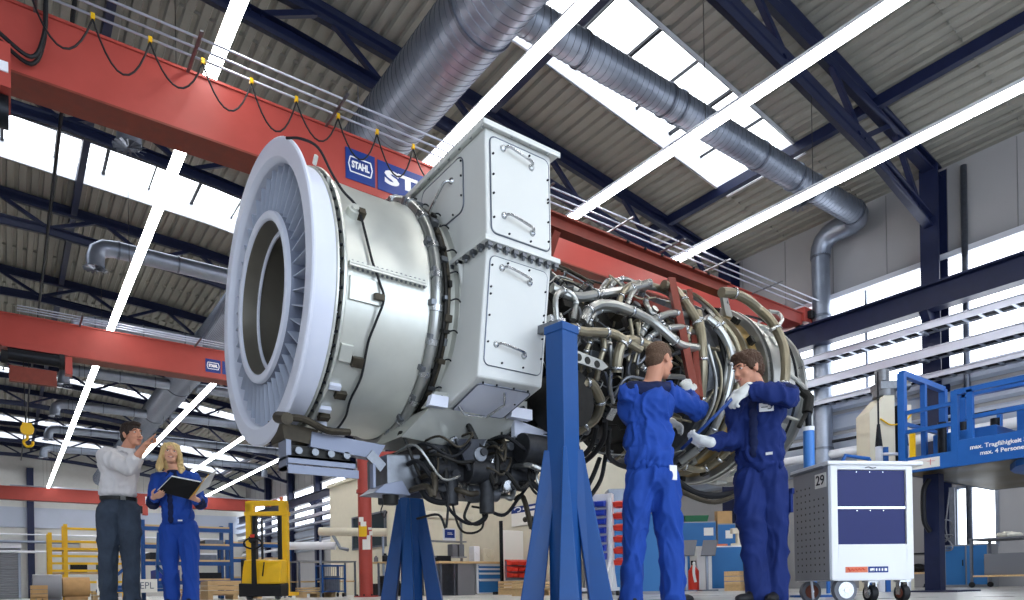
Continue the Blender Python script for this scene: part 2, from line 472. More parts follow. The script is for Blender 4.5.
# ------------------------------------------------------------------ overhead cranes
def festoon(c, x0, x1, y, zt, arms, step=.56, loops=True, sag=.46):
    for dy in (-.28, -.44, -.61): MB().tube([(x0, y+dy, zt), (x1, y+dy, zt)], .014, 6).build('festoon_rail', 'rail_steel', c)
    for x in arms: MB().bar((x, y+.22, zt-.012), (x, y-.75, zt-.012), .035, .02).build('rail_arm', 'grey_metal', c)
    if loops:
        x = x0+.25; k = 0
        while x+step < min(x1, 6.5):
            q = [(x+step*i/10, y-.28-.03*sin(PI*i/10), zt-.04-(sag+.05*sin(k*2.1))*(1-(2*i/10-1)**2)) for i in range(11)]
            MB().tube(q, .011, 6).build('festoon_cable', 'black_rubber', c)
            MB().box(x-.02, x+.02, y-.30, y-.26, zt-.045, zt+.02).build('cable_trolley', 'yellow_paint', c)
            x += step; k += 1
def sign(c, x0, x1, z0, z1, y, kind):
    s = MB().box(x0, x1, y-.012, y, z0, z1).build('maker_sign', 'sign_blue', c)
    xm, zm = (x0+x1)/2, (z0+z1)/2; w = x1-x0; h = z1-z0
    if kind == 'logo':
        m = MB(); a, b = w*.4, h*.24
        oc = [(-a,0),(-a*.86,b),(a*.86,b),(a,0),(a*.86,-b),(-a*.86,-b)]
        for p, q in zip(oc, oc[1:]+oc[:1]): m.bar((xm+p[0], y-.014, zm+p[1]), (xm+q[0], y-.014, zm+q[1]), .006, .016, (0,0,1))
        m.build('logo_outline', 'ink_white', s)
        text_mesh('lettering', 'STAHL', h*.3, 'ink_white', s, facing((xm, y-.014, zm), (1,0,0), (0,0,1)), bold=.006, width=a*1.5)
    else:
        text_mesh('lettering', 'STAHL', h*.62, 'ink_white', s, facing((xm, y-.014, zm), (1,0,0), (0,0,1)), bold=.012, width=w*.88)
def crane(Y, label, arms, signs, detail):
    c = thing('overhead_crane', label, 'crane', (0, Y, 0), 0, 'red overhead travelling cranes')
    m = MB(); m.box(-7.4, 13.4, -.2, .2, 5.72, 6.44); m.box(13.4, 15.15, -.2, .2, 6.2, 6.44); m.build('girder', 'crane_red', c)
    m = MB(); m.box(-7.4, 15.2, -.225, .225, 6.44, 6.47); m.build('top_flange', 'crane_red', c)
    m = MB(); m.box(-7.4, 13.4, -.22, .22, 5.695, 5.72); m.build('bottom_flange', 'rust_red', c)  # browner red puts the shade under the girder into the colour
    for x in (15.32, -7.6):
        e = MB().box(x-.17, x+.17, -.28, 1.6, 6.26, 6.6).build('end_truck', 'crane_red', c, .02)
        for y in (-.02, 1.3): MB().cyl((x-.06, y, 6.32), (x+.06, y, 6.32), .12, n=18).build('wheel', 'dark_metal', e)
        MB().box(x-.07, x+.07, -.38, -.28, 6.34, 6.5).build('buffer', 'black_rubber', e)
    festoon(c, .05 if detail else .3, 14.8, -.2, 6.46, arms, loops=detail)
    for q in signs: sign(c, *q[:4], -.2, q[4])
    return c
c1 = crane(9.2, 'nearest red overhead crane girder, crossing just behind the engine', (.35, 1.87, 3.6, 5.3, 7.0, 8.76, 10.1, 11.45, 13.2),
      [(3.87, 4.31, 5.84, 6.27, 'logo'), (4.35, 6.0, 5.84, 6.26, 'big')], True)
c2 = crane(19.2, 'middle red overhead crane with a black hoist, seen left of the engine inlet', (1.5, 4, 6.5, 9, 11.5),
      [(4.25, 4.62, 5.86, 6.2, 'logo'), (4.66, 6.2, 5.86, 6.2, 'big')], False)
c3 = crane(48.9, 'farthest red overhead crane near the back wall', (2, 6, 10), [], False)
MB().box(7.2, 9.4, -.215, -.2, 5.85, 6.3).build('maker_sign', 'ink_white', c3, label='white lettered panel')
def hoist(c, x, y, s=1.0):
    h = MB().box(x-.1, x+1.15, y-.42, y-.2, 5.62, 5.76).build('hoist_trolley', 'crane_red', c)
    m = MB(); m.cyl((x, y-.3, 5.5), (x+.95, y-.3, 5.5), .2*s, n=24); m.build('hoist_drum', 'dark_metal', h)
    m = MB(); m.cyl((x+.95, y-.3, 5.5), (x+1.05, y-.3, 5.5), .25*s, n=20); m.cyl((x-.12, y-.3, 5.42), (x, y-.3, 5.42), .2*s, n=20); m.build('hoist_motor', 'black_rubber', h)
    MB().box(x+1.06, x+1.2, y-.42, y-.2, 5.2, 5.6).build('limit_box', 'crane_red', h)
    m = MB(); m.box(x+.02, x+.9, y-.36, y-.22, 4.9, 5.24); m.build('hoist_frame', 'rust_red', h)
    return h
h2 = hoist(c2, .12, -.1, .72)
for dx in (-.05, .05): MB().tube([(.45+dx, -.42, 5.4), (.45+dx*.6, -.42, 4.0)], .009, 5).build('hoist_rope', 'dark_metal', h2)
m = MB(); m.obox((.45, -.42, 3.88), (.09, 0, 0), (0, .05, 0), (0, 0, .12)); m.cyl((.45, -.48, 3.86), (.45, -.36, 3.86), .13, n=18)
m.tube(spline([(.45, -.42, 3.76), (.45, -.42, 3.66), (.38, -.42, 3.58), (.44, -.42, 3.48), (.54, -.42, 3.52), (.55, -.42, 3.6)]), [.03]*30+[.02], 8) if False else m.tube(spline([(.45, -.42, 3.76), (.45, -.42, 3.66), (.38, -.42, 3.58), (.44, -.42, 3.48), (.54, -.42, 3.52), (.55, -.42, 3.6)]), .028, 8)
m.build('hook_block', 'yellow_paint', h2)
h1 = MB().box(-1.1, .12, -.72, -.22, 5.22, 5.66).build('hoist_trolley', 'crane_red', c1)
MB().box(.02, .1, -.735, -.72, 5.36, 5.46).build('rating_plate', 'white_paint', h1)
m = MB(); m.cyl((-1.0, -.47, 5.1), (.1, -.47, 5.1), .16, n=20); m.build('hoist_drum', 'dark_metal', h1)
h3 = MB().box(5.2, 7.0, -.5, -.2, 5.2, 5.65).build('hoist_trolley', 'dark_metal', c3)
MB().box(7.0, 7.3, -.5, -.2, 5.1, 5.7).build('limit_box', 'crane_red', h3)
for y in (-.3, -.42): MB().tube(spline([(-.3, y, 6.1), (.0, y, 5.95), (.3, y, 5.8), (.42, y, 6.1), (.44, y, 6.5)]), .022, 8).build('power_cable', 'black_rubber', c1)
# ------------------------------------------------------------------ the engine
mat('engine_white', '#cfd0c8', .32, .5, var=.06, vscale=5)
mat('inlet_lavender', '#dcdfec', .36, var=.02, vscale=4)
mat('inlet_grey', '#83899b', .4, .2, var=.04)
mat('vane_grey', '#b7bece', .4, .1, var=.03)
mat('bore_grey', '#6b665c', .45, .3, var=.08)
mat('box_white', '#d9dad6', .4, var=.03, vscale=3)
mat('tube_beige', '#8f8773', .36, .7, var=.12, vscale=5)
mat('tube_silver', '#a9aaa7', .3, .85, var=.08, vscale=5)
mat('brass', '#9c8250', .35, .85, var=.15, vscale=10)
mat('blue_light', '#4580cc', .35)
MATS['blue_paint'].node_tree.nodes['Principled BSDF'].inputs['Roughness'].default_value = .38
mat('core_dark', '#2b2a28', .5, .5, var=.3, vscale=18)
mat('core_brown', '#4a443a', .5, .6, var=.3, vscale=14)
mat('casting', '#3a3b3e', .5, .5, var=.25, vscale=20)
K = 1.07
EC = (1.408, 4.708, 2.10)
GZ = -2.10/K
eng = thing('gas_turbine_engine', 'big silver gas turbine engine with white vaned inlet, held on blue stands', 'engine', EC)
E_ = lambda a, n, z: (a, -n, z)
def pcyl(a, deg, R): q = math.radians(deg); return (a, -R*cos(q), R*sin(q))
def EB(): return MB(K)
# inlet
m = EB(); m.lathe([(.035,.775),(.012,.786),(0,.80),(-.004,.85),(0,.895),(.008,.904),(.02,.904),(.024,.895),(.018,.86),(.03,.815),(.045,.80),(.175,.798)], n=96)
m.build('inlet_ring', 'inlet_lavender', eng)
m = EB(); m.lathe([(.03,.777),(.26,.765)], n=96); m.build('shroud', 'inlet_lavender', eng)
m = EB(); m.lathe([(.24,.77),(.24,.49)], n=72); m.build('vane_backing', 'inlet_grey', eng)  # disc greyed so its colour carries the shadow in the vane gaps
m = EB()
m.lathe([(.30,.50),(.06,.512),(.012,.508),(0,.5),(-.003,.482),(.002,.465),(.03,.458),(.6,.456)], n=80)
core = m.build('core_ring', 'inlet_grey', eng)
m = EB(); m.lathe([(.02,.512),(.0,.508),(-.006,.50),(-.008,.484),(-.004,.464),(.005,.456),(.03,.453)], n=80); m.build('ring_lip', 'inlet_lavender', core)
m = EB(); m.lathe([(.01,.4555),(.1,.438),(.118,.438),(.12,.43),(.26,.424),(.3,.424),(.38,.42)], n=80); m.build('bore_liner', 'bore_grey', core)
m = EB(); m.lathe([(.104,.44),(.098,.432),(.097,.416),(.102,.408),(.112,.408),(.116,.42),(.118,.435)], n=80); m.build('bore_ring', 'inlet_lavender', core)
m = EB(); m.lathe([(.375,.42),(.62,.40),(.63,.35),(.66,.345),(.68,.36),(1.2,.34),(1.2,.0)], n=64); m.build('inner_bore', 'bore_grey', core)
m = EB(); m.lathe([(.268,.426),(.262,.415),(.263,.398),(.272,.392),(.282,.396),(.284,.426)], n=64); m.build('bore_ring', 'inlet_lavender', core)
NV = 42
for j in range(NV):
    q = 2*PI*(j+.5)/NV; er = V((0, -cos(q), sin(q))); et = V((0, sin(q), cos(q))); ex = V((1,0,0))
    m = EB(); vs = []
    for r, tw, as_ in ((.503, .10, .03), (.775, .06, .05)):
        d = ex*cos(tw)+et*sin(tw); nn = ex*-sin(tw)+et*cos(tw)
        for (u, t) in ((0, .003), (.05, .006), (.155, .003)):
            c = ex*as_+er*r+d*u
            vs += [c+nn*t, c-nn*t]
    fs = [(0,1,7,6),(4,10,11,5)]
    for i in (0, 1): fs += [(2*i,2*i+6,2*i+8,2*i+2),(2*i+1,2*i+3,2*i+9,2*i+7)]
    fs += [(0,2,3,1),(2,4,5,3),(6,7,9,8),(8,9,11,10)]
    m.add(vs, fs); m.build('guide_vane', 'vane_grey', eng)
# bolted flange behind the inlet
m = EB(); m.lathe([(.172,.70),(.172,.80),(.178,.806),(.188,.806),(.19,.77),(.212,.77),(.213,.812),(.226,.815),(.232,.81),(.233,.775)], n=96); fl = m.build('front_flange', 'engine_white', eng)
m = EB(); m.lathe([(.1895,.772),(.2125,.772)], n=96); m.build('groove', 'core_dark', fl)
for j in range(64):
    q = 360*j/64
    m = EB(); m.cyl(pcyl(.187,q,.792), pcyl(.2135,q,.792), .0085, n=6); m.build('bolt', 'dark_metal', fl)
# fan casing
m = EB(); m.lathe([(.23,.777),(.26,.772),(.5,.764),(.74,.762),(.76,.775),(.775,.775),(.777,.762),(.95,.765)], n=96); fc = m.build('fan_casing', 'engine_white', eng)
m = EB()
for k_ in (-1, 1):
    p0, p1 = pcyl(.245,-1.2+k_*.55,.772), pcyl(.735,-1.2+k_*.55,.765)
    m.bar((p0[0],p0[1]-.012,p0[2]), (p1[0],p1[1]-.012,p1[2]), .05, .012)
sf = m.build('split_flange', 'engine_white', eng)
for j in range(16):
    a = .27+j*.03; p = pcyl(a,-1.2,.79)
    m = EB(); m.cyl((p[0],p[1],p[2]-.024), (p[0],p[1],p[2]+.024), .0075, n=6); m.build('bolt', 'grey_metal', sf)
def plate(a, deg, R, da, dz, t, mm, name='bracket', par=None):
    q = math.radians(deg); er = V((0,-cos(q),sin(q))); et = V((0,sin(q),cos(q)))
    c = V(pcyl(a,deg,R))+er*t/2
    return EB().obox(c, (da/2,0,0), et*(dz/2), er*(t/2)).build(name, mm, par or eng, .003)
plate(.36,-10,.772,.2,.13,.014,'engine_white','cover_plate'); plate(.43,-11.5,.788,.06,.035,.03,'core_brown')
plate(.285,-36,.772,.075,.1,.025,'engine_white'); plate(.365,-39,.772,.07,.06,.03,'core_brown')
plate(.275,-52,.772,.075,.035,.03,'inlet_lavender'); plate(.33,-56,.772,.07,.05,.03,'core_brown')
plate(.272,-66,.772,.085,.035,.03,'inlet_lavender'); plate(.3,-72,.772,.07,.05,.03,'core_brown')
plate(.3,-79,.772,.1,.035,.03,'inlet_lavender'); plate(.45,-88,.772,.15,.03,.03,'inlet_lavender')
m = EB(); m.lathe([(0,.06),(.05,.05),(.06,.0)], (0,0,0), 'x', 16)
q = math.radians(24); er = V((0,-cos(q),sin(q)))
m = EB(); c = V(pcyl(.31,24,.765)); m.cyl(c, c+er*.045, .042, .036, n=18); m.cyl(c+er*.045, c+er*.06, .022, n=12); m.build('boss', 'engine_white', eng)
m = EB(); c = V(pcyl(.35,23,.77)); m.obox(c+er*.025, (.02,0,0), (0,.02*sin(q),.02*cos(q)), er*.03); m.build('cable_clip', 'core_brown', eng)
cab = [(-.01,52,.9),(.05,48,.93),(.13,44,.93),(.2,38,.86),(.26,32,.82),(.33,25,.81),(.36,14,.79),(.387,2.9,.79),(.43,-6,.8),(.455,-12,.81),(.43,-21,.79),(.405,-30,.785),(.415,-45,.785),(.40,-58,.79),(.43,-70,.785),(.43,-84,.79),(.36,-96,.79)]
m = EB(); m.tube(spline([pcyl(*c) for c in cab], 5), .0075, 7); m.build('sensor_cable', 'black_rubber', eng)
for c in ((.13,44,.9),(.2,38,.84)):
    plate(c[0],c[1],c[2]-.06,.018,.03,.05,'engine_white','cable_clip')
# manifold ring with clamps
m = EB(); m.tube([pcyl(.806,100-i*5,.792) for i in range(0, 42)], .032, 12); mf = m.build('ring_manifold', 'tube_silver', eng)
for i, dg in enumerate((70, 52, 36, 18, 4, -10, -24, -38, -52, -66, -80)):
    m = EB(); m.tube([pcyl(.806,dg+1.3,.792), pcyl(.806,dg-1.3,.792)], .04, 12); m.build('clamp', 'steel', mf)
    plate(.775 if i % 2 else .79, dg+2, .77, .035, .035, .05, 'grey_metal', 'clamp_bracket', mf)
m = EB(); m.tube([pcyl(.87,95-i*5,.79) for i in range(0, 40)], .014, 8); m.build('harness', 'core_dark', eng)
m = EB(); m.tube([pcyl(.895,90-i*5,.785) for i in range(0, 38)], .012, 8); m.build('harness', 'core_brown', eng)
rnd = random.Random(5)
for i in range(26):
    dg = 75-i*6.2+rnd.uniform(-2,2)
    plate(.87+rnd.uniform(-.02,.03), dg, .775, rnd.uniform(.02,.05), rnd.uniform(.02,.045), rnd.uniform(.03,.06), ['core_dark','grey_metal','core_brown'][i % 3], 'harness_clip')
    if i % 2:
        m = EB(); p = pcyl(.9,dg,.8); m.tube(spline([p,(p[0]+.04,p[1]-.01,p[2]+.015),(p[0]+.085,p[1],p[2]-.005)],4), .005, 6); m.build('wire_stub', 'dark_metal', eng)
# front frame under and behind the boxes
m = EB(); m.lathe([(.95,.765),(.96,.80),(.98,.80),(.985,.765),(1.5,.765),(1.505,.80),(1.53,.80),(1.535,.74),(1.7,.66)], n=96); m.build('front_frame', 'engine_white', eng)
m = EB(); m.prism([E_(.80,.62,-.70),E_(.86,.66,-.60),E_(1.58,.66,-.56),E_(1.62,.60,-.66)], (0,.04,0)); fs_ = m.build('frame_strip', 'engine_white', eng)
for j in range(9):
    m = EB(); a = .9+j*.08; m.cyl(E_(a,.672,-.635+.003*j), E_(a,.63,-.635+.003*j), .014, n=12); m.build('bolt', 'dark_metal', fs_)
m = EB(); m.hull8([E_(.80,.69,-.70),E_(.93,.69,-.70),E_(.93,.64,-.70),E_(.80,.64,-.70)],[E_(.82,.69,-.63),E_(.94,.69,-.63),E_(.94,.64,-.63),E_(.82,.64,-.63)])
m.build('mount_lug', 'inlet_lavender', eng)
m = EB(); m.hull8([E_(1.42,.69,-.69),E_(1.6,.69,-.69),E_(1.6,.63,-.69),E_(1.42,.63,-.69)],[E_(1.44,.69,-.62),E_(1.6,.69,-.62),E_(1.6,.63,-.62),E_(1.44,.63,-.62)]); m.build('mount_lug', 'inlet_lavender', eng)
m = EB(); m.hull8([E_(.70,.5,-.87),E_(1.35,.44,-.90),E_(1.35,.1,-.90),E_(.70,.1,-.87)],[E_(.83,.64,-.70),E_(1.6,.62,-.67),E_(1.6,.1,-.67),E_(.83,.1,-.70)]); m.build('belly_panel', 'engine_white', eng)
m = EB(); m.hull8([E_(1.5,.62,-.80),E_(1.95,.5,-.86),E_(1.95,.46,-.86),E_(1.5,.58,-.80)],[E_(1.5,.62,-.68),E_(1.95,.52,-.72),E_(1.95,.46,-.72),E_(1.5,.58,-.68)]); m.build('link_strut', 'inlet_lavender', eng)

# the two bleed boxes
def rounded(a0,a1,z0,z1,n,r,k=6, skew=0):
    pts = []
    for (ca,cz,q0) in ((a0+r,z0+r,180),(a1-r,z0+r,270),(a1-r,z1-r,0),(a0+r,z1-r,90)):
        for i in range(k):
            q = math.radians(q0+90*i/(k-1)); pts.append((ca+r*cos(q), cz+r*sin(q)))
    return pts
def handle(p0, p1, out, r, par, m='steel'):
    p0 = V(p0); p1 = V(p1); o = V(out)
    q = [p0, p0+o*.75+(p1-p0)*.06, p0+o+(p1-p0)*.2, p1+o-(p1-p0)*.2, p1+o*.75-(p1-p0)*.06, p1]
    b = EB(); b.tube(spline(q, 4), r, 8); d = (p1-p0).normalized()
    for p in (p0, p1): b.ball(p, (r*2.6, r*2.6, r*2.6), 8)
    return b.build('handle', m, par)
ub = EB(); ub.hull8([E_(.965,.12,.2),E_(1.455,.12,.2),E_(1.455,1.1,.2),E_(.965,1.1,.2)],[E_(.965,.05,.845),E_(1.455,.05,.845),E_(1.455,1.1,.845),E_(.965,1.1,.845)])
ub = ub.build('upper_bleed_box', 'box_white', eng, .012)
m = EB(); m.box(.925,1.5,-1.145,-.03,.845,.862); m.box(.925,.937,-1.145,-.03,.83,.845); m.box(.925,1.5,-1.145,-1.135,.83,.845)
tf = m.build('top_flange', 'box_white', ub, .003)
for j in range(9):
    m = EB(); m.cyl(E_(.945,.1+j*.125,.835), E_(.945,.1+j*.125,.85), .009, n=8); m.build('rivet', 'steel', tf)
for j in range(4):
    m = EB(); m.cyl(E_(1.0+j*.14,1.125,.835), E_(1.0+j*.14,1.125,.85), .009, n=8); m.build('rivet', 'steel', tf)
m = EB(); m.prism([(a,-1.1,z) for a,z in rounded(1.0,1.43,.245,.80,1.1,.035)], (0,-.008,0)); pn = m.build('side_panel', 'box_white', ub)
m = EB(); rp = [(a,-1.104,z) for a,z in rounded(.995,1.435,.24,.805,1.1,.038)]; m.tube(rp+[rp[0]], .004, 6, caps=False); m.build('seal', 'galv_dark', pn)
handle(E_(1.085,1.108,.755),E_(1.295,1.108,.715),(0,-.045,0),.008,pn); handle(E_(1.085,1.108,.36),E_(1.295,1.108,.318),(0,-.045,0),.008,pn)
def screws(par, pts, ax=(0,-1,0)):
    for p in pts:
        m = EB(); m.cyl(p, tuple(p[i]+ax[i]*.012 for i in range(3)), .0062, n=8); m.build('screw', 'dark_metal', par)
screws(pn, [E_(1.012,1.105,z) for z in (.33,.47,.58,.70)]+[E_(1.42,1.105,z) for z in (.30,.42,.54,.56,.68)]+[E_(a,1.105,.78) for a in (1.12,1.28)]+[E_(a,1.105,.262) for a in (1.12,1.28)])
m = EB(); m.prism([(.965,-n,z) for n,z in rounded(.36,.86,.47,.80,0,.05)], (-.007,0,0)); p2 = m.build('front_panel', 'box_white', ub)
m = EB(); rp = [(.961,-n,z) for n,z in rounded(.355,.865,.465,.805,0,.052)]; m.tube(rp+[rp[0]], .004, 6, caps=False); m.build('seal', 'galv_dark', p2)
screws(p2, [(.962,-.85,z) for z in (.56,.68,.77)]+[(.962,-n,.485) for n in (.45,.6,.75)]+[(.962,-.38,.6)], (-1,0,0))
handle((.958,-.5,.57),(.958,-.74,.70),(-.045,0,0),.008,p2)
lb = EB(); lb.hull8([E_(.945,.6,-.69),E_(1.44,.5,-.69),E_(1.446,.99,-.568),E_(.958,.99,-.575)],[E_(.972,.3,.165),E_(1.455,.3,.165),E_(1.455,1.09,.165),E_(.972,1.09,.165)])
lb = lb.build('lower_bleed_box', 'box_white', eng, .012)
m = EB(); m.box(.93,1.49,-1.14,-.3,.17,.2); mf_ = m.build('joint_flange', 'box_white', lb, .003)
for j in range(9):
    for side in (0, 1):
        m = EB()
        if side: p = E_(.97+j*.062,1.115,.165)
        else: p = E_(.948,.42+j*.08,.165)
        m.obox((p[0],p[1],p[2]-.006), (.016,0,0), (0,.016,0), (0,0,.012)); m.cyl((p[0],p[1],p[2]-.035), p, .009, n=6); m.build('bolt', 'grey_metal', mf_)
for (n0, n1) in ((.5,.56),(.82,.86)):
    m = EB(); m.prism([(.968,-n0,.165),(.93,-n0,.165),(.96,-n0,.02)], (0,-(n1-n0)*.4,0)); m.build('gusset', 'box_white', lb)
nl = lambda z: .99+(z+.57)*.1/.735
al = lambda z: .958+(z+.57)*.014/.735
m = EB(); P = [(a+(-.004 if z < -.2 else 0),-nl(z),z) for a,z in rounded(.998,1.425,-.50,.115,0,.035)]; m.prism(P, (0,-.008,0)); pn = m.build('side_panel', 'box_white', lb)
m = EB(); rp = [(p[0],p[1]-.004,p[2]) for p in P]; m.tube(rp+[rp[0]], .0045, 6, caps=False); m.build('seal', 'galv_dark', pn)
handle(E_(1.08,nl(.06)+.008,.06),E_(1.29,nl(.02)+.008,.025),(0,-.045,0),.008,pn); handle(E_(1.07,nl(-.38)+.008,-.375),E_(1.28,nl(-.4)+.008,-.405),(0,-.045,0),.008,pn)
screws(pn, [E_(1.01,nl(z)+.004,z) for z in (-.37,-.22,-.1,-.06,.06)]+[E_(1.415,nl(z)+.004,z) for z in (-.40,-.28,-.18,-.14,0)]+[E_(a,nl(.1)+.004,.095) for a in (1.12,1.28)]+[E_(a,nl(-.48)+.004,-.475) for a in (1.12,1.28)])
# underside panel with its square handle
bz = lambda n: -.575-(.99-n)*.29
m = EB(); P = [(a,-n,bz(n)-.002) for a,n in rounded(1.0,1.40,.62,.94,0,.03)]; m.prism(P, (0,0,-.008)); bp = m.build('bottom_panel', 'inlet_lavender', lb)
m = EB(); rp = [(p[0],p[1],p[2]-.006) for p in P]; m.tube(rp+[rp[0]], .0045, 6, caps=False); m.build('seal', 'galv_dark', bp)
m = EB(); m.tube([(1.02,-.68,bz(.68)-.01),(1.06,-.68,bz(.68)-.06),(1.2,-.72,bz(.72)-.075),(1.24,-.86,bz(.86)-.065),(1.22,-.9,bz(.9)-.01)], .008, 6); m.build('handle', 'steel', bp)
screws(bp, [(a,-.955,bz(.955)-.004) for a in (1.02,1.12,1.25,1.36)]+[(1.37,-.8,bz(.8)-.004)], (0,0,-1))
# front mounting rail below the inlet
m = EB(); m.hull8([E_(.02,.34,-.93),E_(.2,.34,-.95),E_(.2,.1,-.95),E_(.02,.1,-.93)],[E_(.0,.36,-.84),E_(.22,.36,-.86),E_(.22,.1,-.80),E_(.0,.1,-.78)]); mr = m.build('mounting_rail', 'core_brown', eng)
m = EB(); m.hull8([E_(.17,.36,-.965),E_(.60,.36,-1.0),E_(.60,.28,-1.0),E_(.17,.28,-.965)],[E_(.18,.36,-.875),E_(.66,.36,-.905),E_(.66,.28,-.905),E_(.18,.28,-.875)]); m.build('rail_plate', 'inlet_grey', mr)
m = EB(); m.box(.03,.45,-.37,-.18,-1.045,-1.03); m.box(.03,.45,-.37,-.355,-1.075,-1.03); m.box(.03,.47,-.36,-.18,-1.10,-1.085); m.box(.03,.47,-.372,-.355,-1.135,-1.085); m.box(.03,.06,-.34,-.2,-1.10,-.92); m.build('lower_rail', 'inlet_grey', mr)
m = EB(); m.box(.06,.43,-.33,-.2,-1.03,-.96); m.build('spacer', 'core_dark', mr)
for j in range(4):
    m = EB(); m.cyl(E_(.1+j*.1,.36,-.995), E_(.1+j*.1,.31,-.995), .022, n=14); m.build('roller', 'grey_metal', mr)
m = EB(); m.cyl(E_(.0,.3,-.80), E_(.0,.46,-.84), .035, n=12); m.tube(spline([E_(0,.4,-.82),E_(.1,.45,-.83),E_(.25,.42,-.87),E_(.4,.4,-.86)],4), .022, 8); m.build('bracket', 'core_brown', mr)
# accessory gearbox and its units under the engine
gb = EB(); gb.hull8([E_(.95,.5,-1.12),E_(1.7,.55,-1.12),E_(1.75,-.2,-1.15),E_(.95,-.2,-1.15)],[E_(.9,.45,-.86),E_(1.9,.6,-.78),E_(1.9,-.3,-.8),E_(.9,-.3,-.86)])
gb = gb.build('accessory_gearbox', 'casting', eng, .02)
def unit(name, p0, p1, r0, r1=None, m='casting', n=20):
    b = EB(); b.cyl(p0, p1, r0, r1, n); return b.build(name, m, gb, .006)
unit('starter', E_(1.52,.66,-.88),E_(1.72,.66,-.88),.1); s_ = unit('starter_clamp', E_(1.70,.66,-.88),E_(1.725,.66,-.88),.112,m='chrome')
unit('starter_body', E_(1.725,.66,-.88),E_(1.82,.66,-.87),.115,.125); unit('starter_clamp', E_(1.82,.66,-.87),E_(1.85,.66,-.87),.13,m='steel'); unit('starter_body', E_(1.85,.66,-.87),E_(1.98,.64,-.87),.12,.10); unit('starter_clamp', E_(1.93,.64,-.87),E_(1.955,.64,-.87),.12,m='chrome')
unit('fuel_pump', E_(1.15,.55,-1.05),E_(1.42,.55,-1.05),.085); unit('fuel_pump', E_(1.2,.5,-1.2),E_(1.42,.5,-1.18),.06,m='grey_metal')
unit('oil_filter', E_(1.3,.56,-1.02),E_(1.3,.56,-1.33),.05,m='casting'); unit('oil_filter', E_(1.05,.5,-1.08),E_(1.05,.5,-1.28),.055)
unit('oil_pump', E_(.86,.5,-1.05),E_(1.02,.5,-1.05),.07); unit('oil_pump', E_(1.5,.5,-1.05),E_(1.66,.5,-1.08),.075); unit('valve', E_(1.22,.62,-.95),E_(1.22,.52,-.95),.05,m='grey_metal')
b = EB(); b.prism([E_(.62,.46,-1.2),E_(.62,.46,-.98),E_(.86,.46,-.96),E_(.86,.46,-1.2)], (0,.3,0)); b.build('control_box', 'grey_metal', gb, .01)
b = EB(); b.hull8([E_(.52,.47,-1.23),E_(.78,.47,-1.23),E_(.78,.25,-1.23),E_(.52,.25,-1.23)],[E_(.60,.47,-1.17),E_(.72,.47,-1.14),E_(.72,.25,-1.14),E_(.60,.25,-1.17)]); b.box(.52,.54,-.47,-.42,-1.2,-1.05); b.build('foot_bracket', 'inlet_grey', gb, .004)
b = EB(); b.obox(E_(.55,.45,-1.03),(.045,0,-.04),(0,.01,0),(.02,0,.025)); b.build('link_plate', 'grey_metal', gb)
unit('sump', E_(.67,.4,-1.22),E_(.67,.4,-1.29),.055,.045,m='core_dark')
b = EB(); b.prism([E_(1.0,.66,-.88),E_(1.28,.6,-.84),E_(1.2,.6,-1.04),E_(1.14,.6,-1.06)], (0,.02,0)); b.build('cast_web', 'grey_metal', gb)
rnd = random.Random(23)
for i in range(34):
    a0 = rnd.uniform(.75,1.75); n0 = rnd.uniform(.45,.68); z0 = rnd.uniform(-1.2,-.82)
    a1 = a0+rnd.uniform(-.35,.35); z1 = z0+rnd.uniform(-.2,.2); zs = min(z0,z1)-rnd.uniform(0,.1)
    b = EB(); b.tube(spline([E_(a0,.4,z0),E_(a0,n0,z0),E_((a0+a1)/2,n0+.04,zs),E_(a1,n0,z1),E_(a1,.4,z1)],5), rnd.choice((.008,.011,.015,.02)), 7)
    b.build('oil_line', rnd.choice(('core_dark','black_rubber','core_brown','tube_silver')), gb)
for i in range(16):
    a = rnd.uniform(.8,1.75); z = rnd.uniform(-1.18,-.85); n = rnd.uniform(.5,.62)
    b = EB(); b.cyl(E_(a,n-.06,z),E_(a,n+.02,z),rnd.uniform(.018,.04),n=8); b.build('fitting', rnd.choice(('steel','grey_metal','casting')), gb)
for (pts, r) in (([E_(.80,.5,-1.12),E_(.86,.52,-1.24),E_(.98,.52,-1.27),E_(1.05,.5,-1.22)],.02), ([E_(.95,.5,-1.15),E_(1.05,.52,-1.33),E_(1.2,.52,-1.40),E_(1.33,.52,-1.32),E_(1.36,.5,-1.15)],.011),
                 ([E_(1.05,.5,-1.2),E_(1.1,.52,-1.42),E_(1.2,.5,-1.46),E_(1.3,.5,-1.42),E_(1.3,.5,-1.3),E_(1.22,.5,-1.28)],.008), ([E_(1.2,.5,-1.25),E_(1.16,.5,-1.36),E_(1.26,.5,-1.40),E_(1.34,.5,-1.34),E_(1.3,.5,-1.25)],.01),
                 ([E_(1.3,.55,-1.3),E_(1.45,.55,-1.33),E_(1.6,.52,-1.2),E_(1.7,.5,-1.1)],.012), ([E_(1.62,.62,-.98),E_(1.6,.64,-1.1),E_(1.66,.64,-1.18),E_(1.78,.6,-1.17)],.01)):
    b = EB(); b.tube(spline(pts,6), r, 8); b.build('hose', 'black_rubber' if r > .01 else 'core_dark', gb)
b = EB(); b.tube(spline([E_(1.66,.66,-1.0),E_(1.64,.68,-1.1),E_(1.72,.68,-1.17),E_(1.8,.66,-1.12),E_(1.78,.66,-1.04)],5), .009, 8); b.build('hose', 'tube_silver', gb)

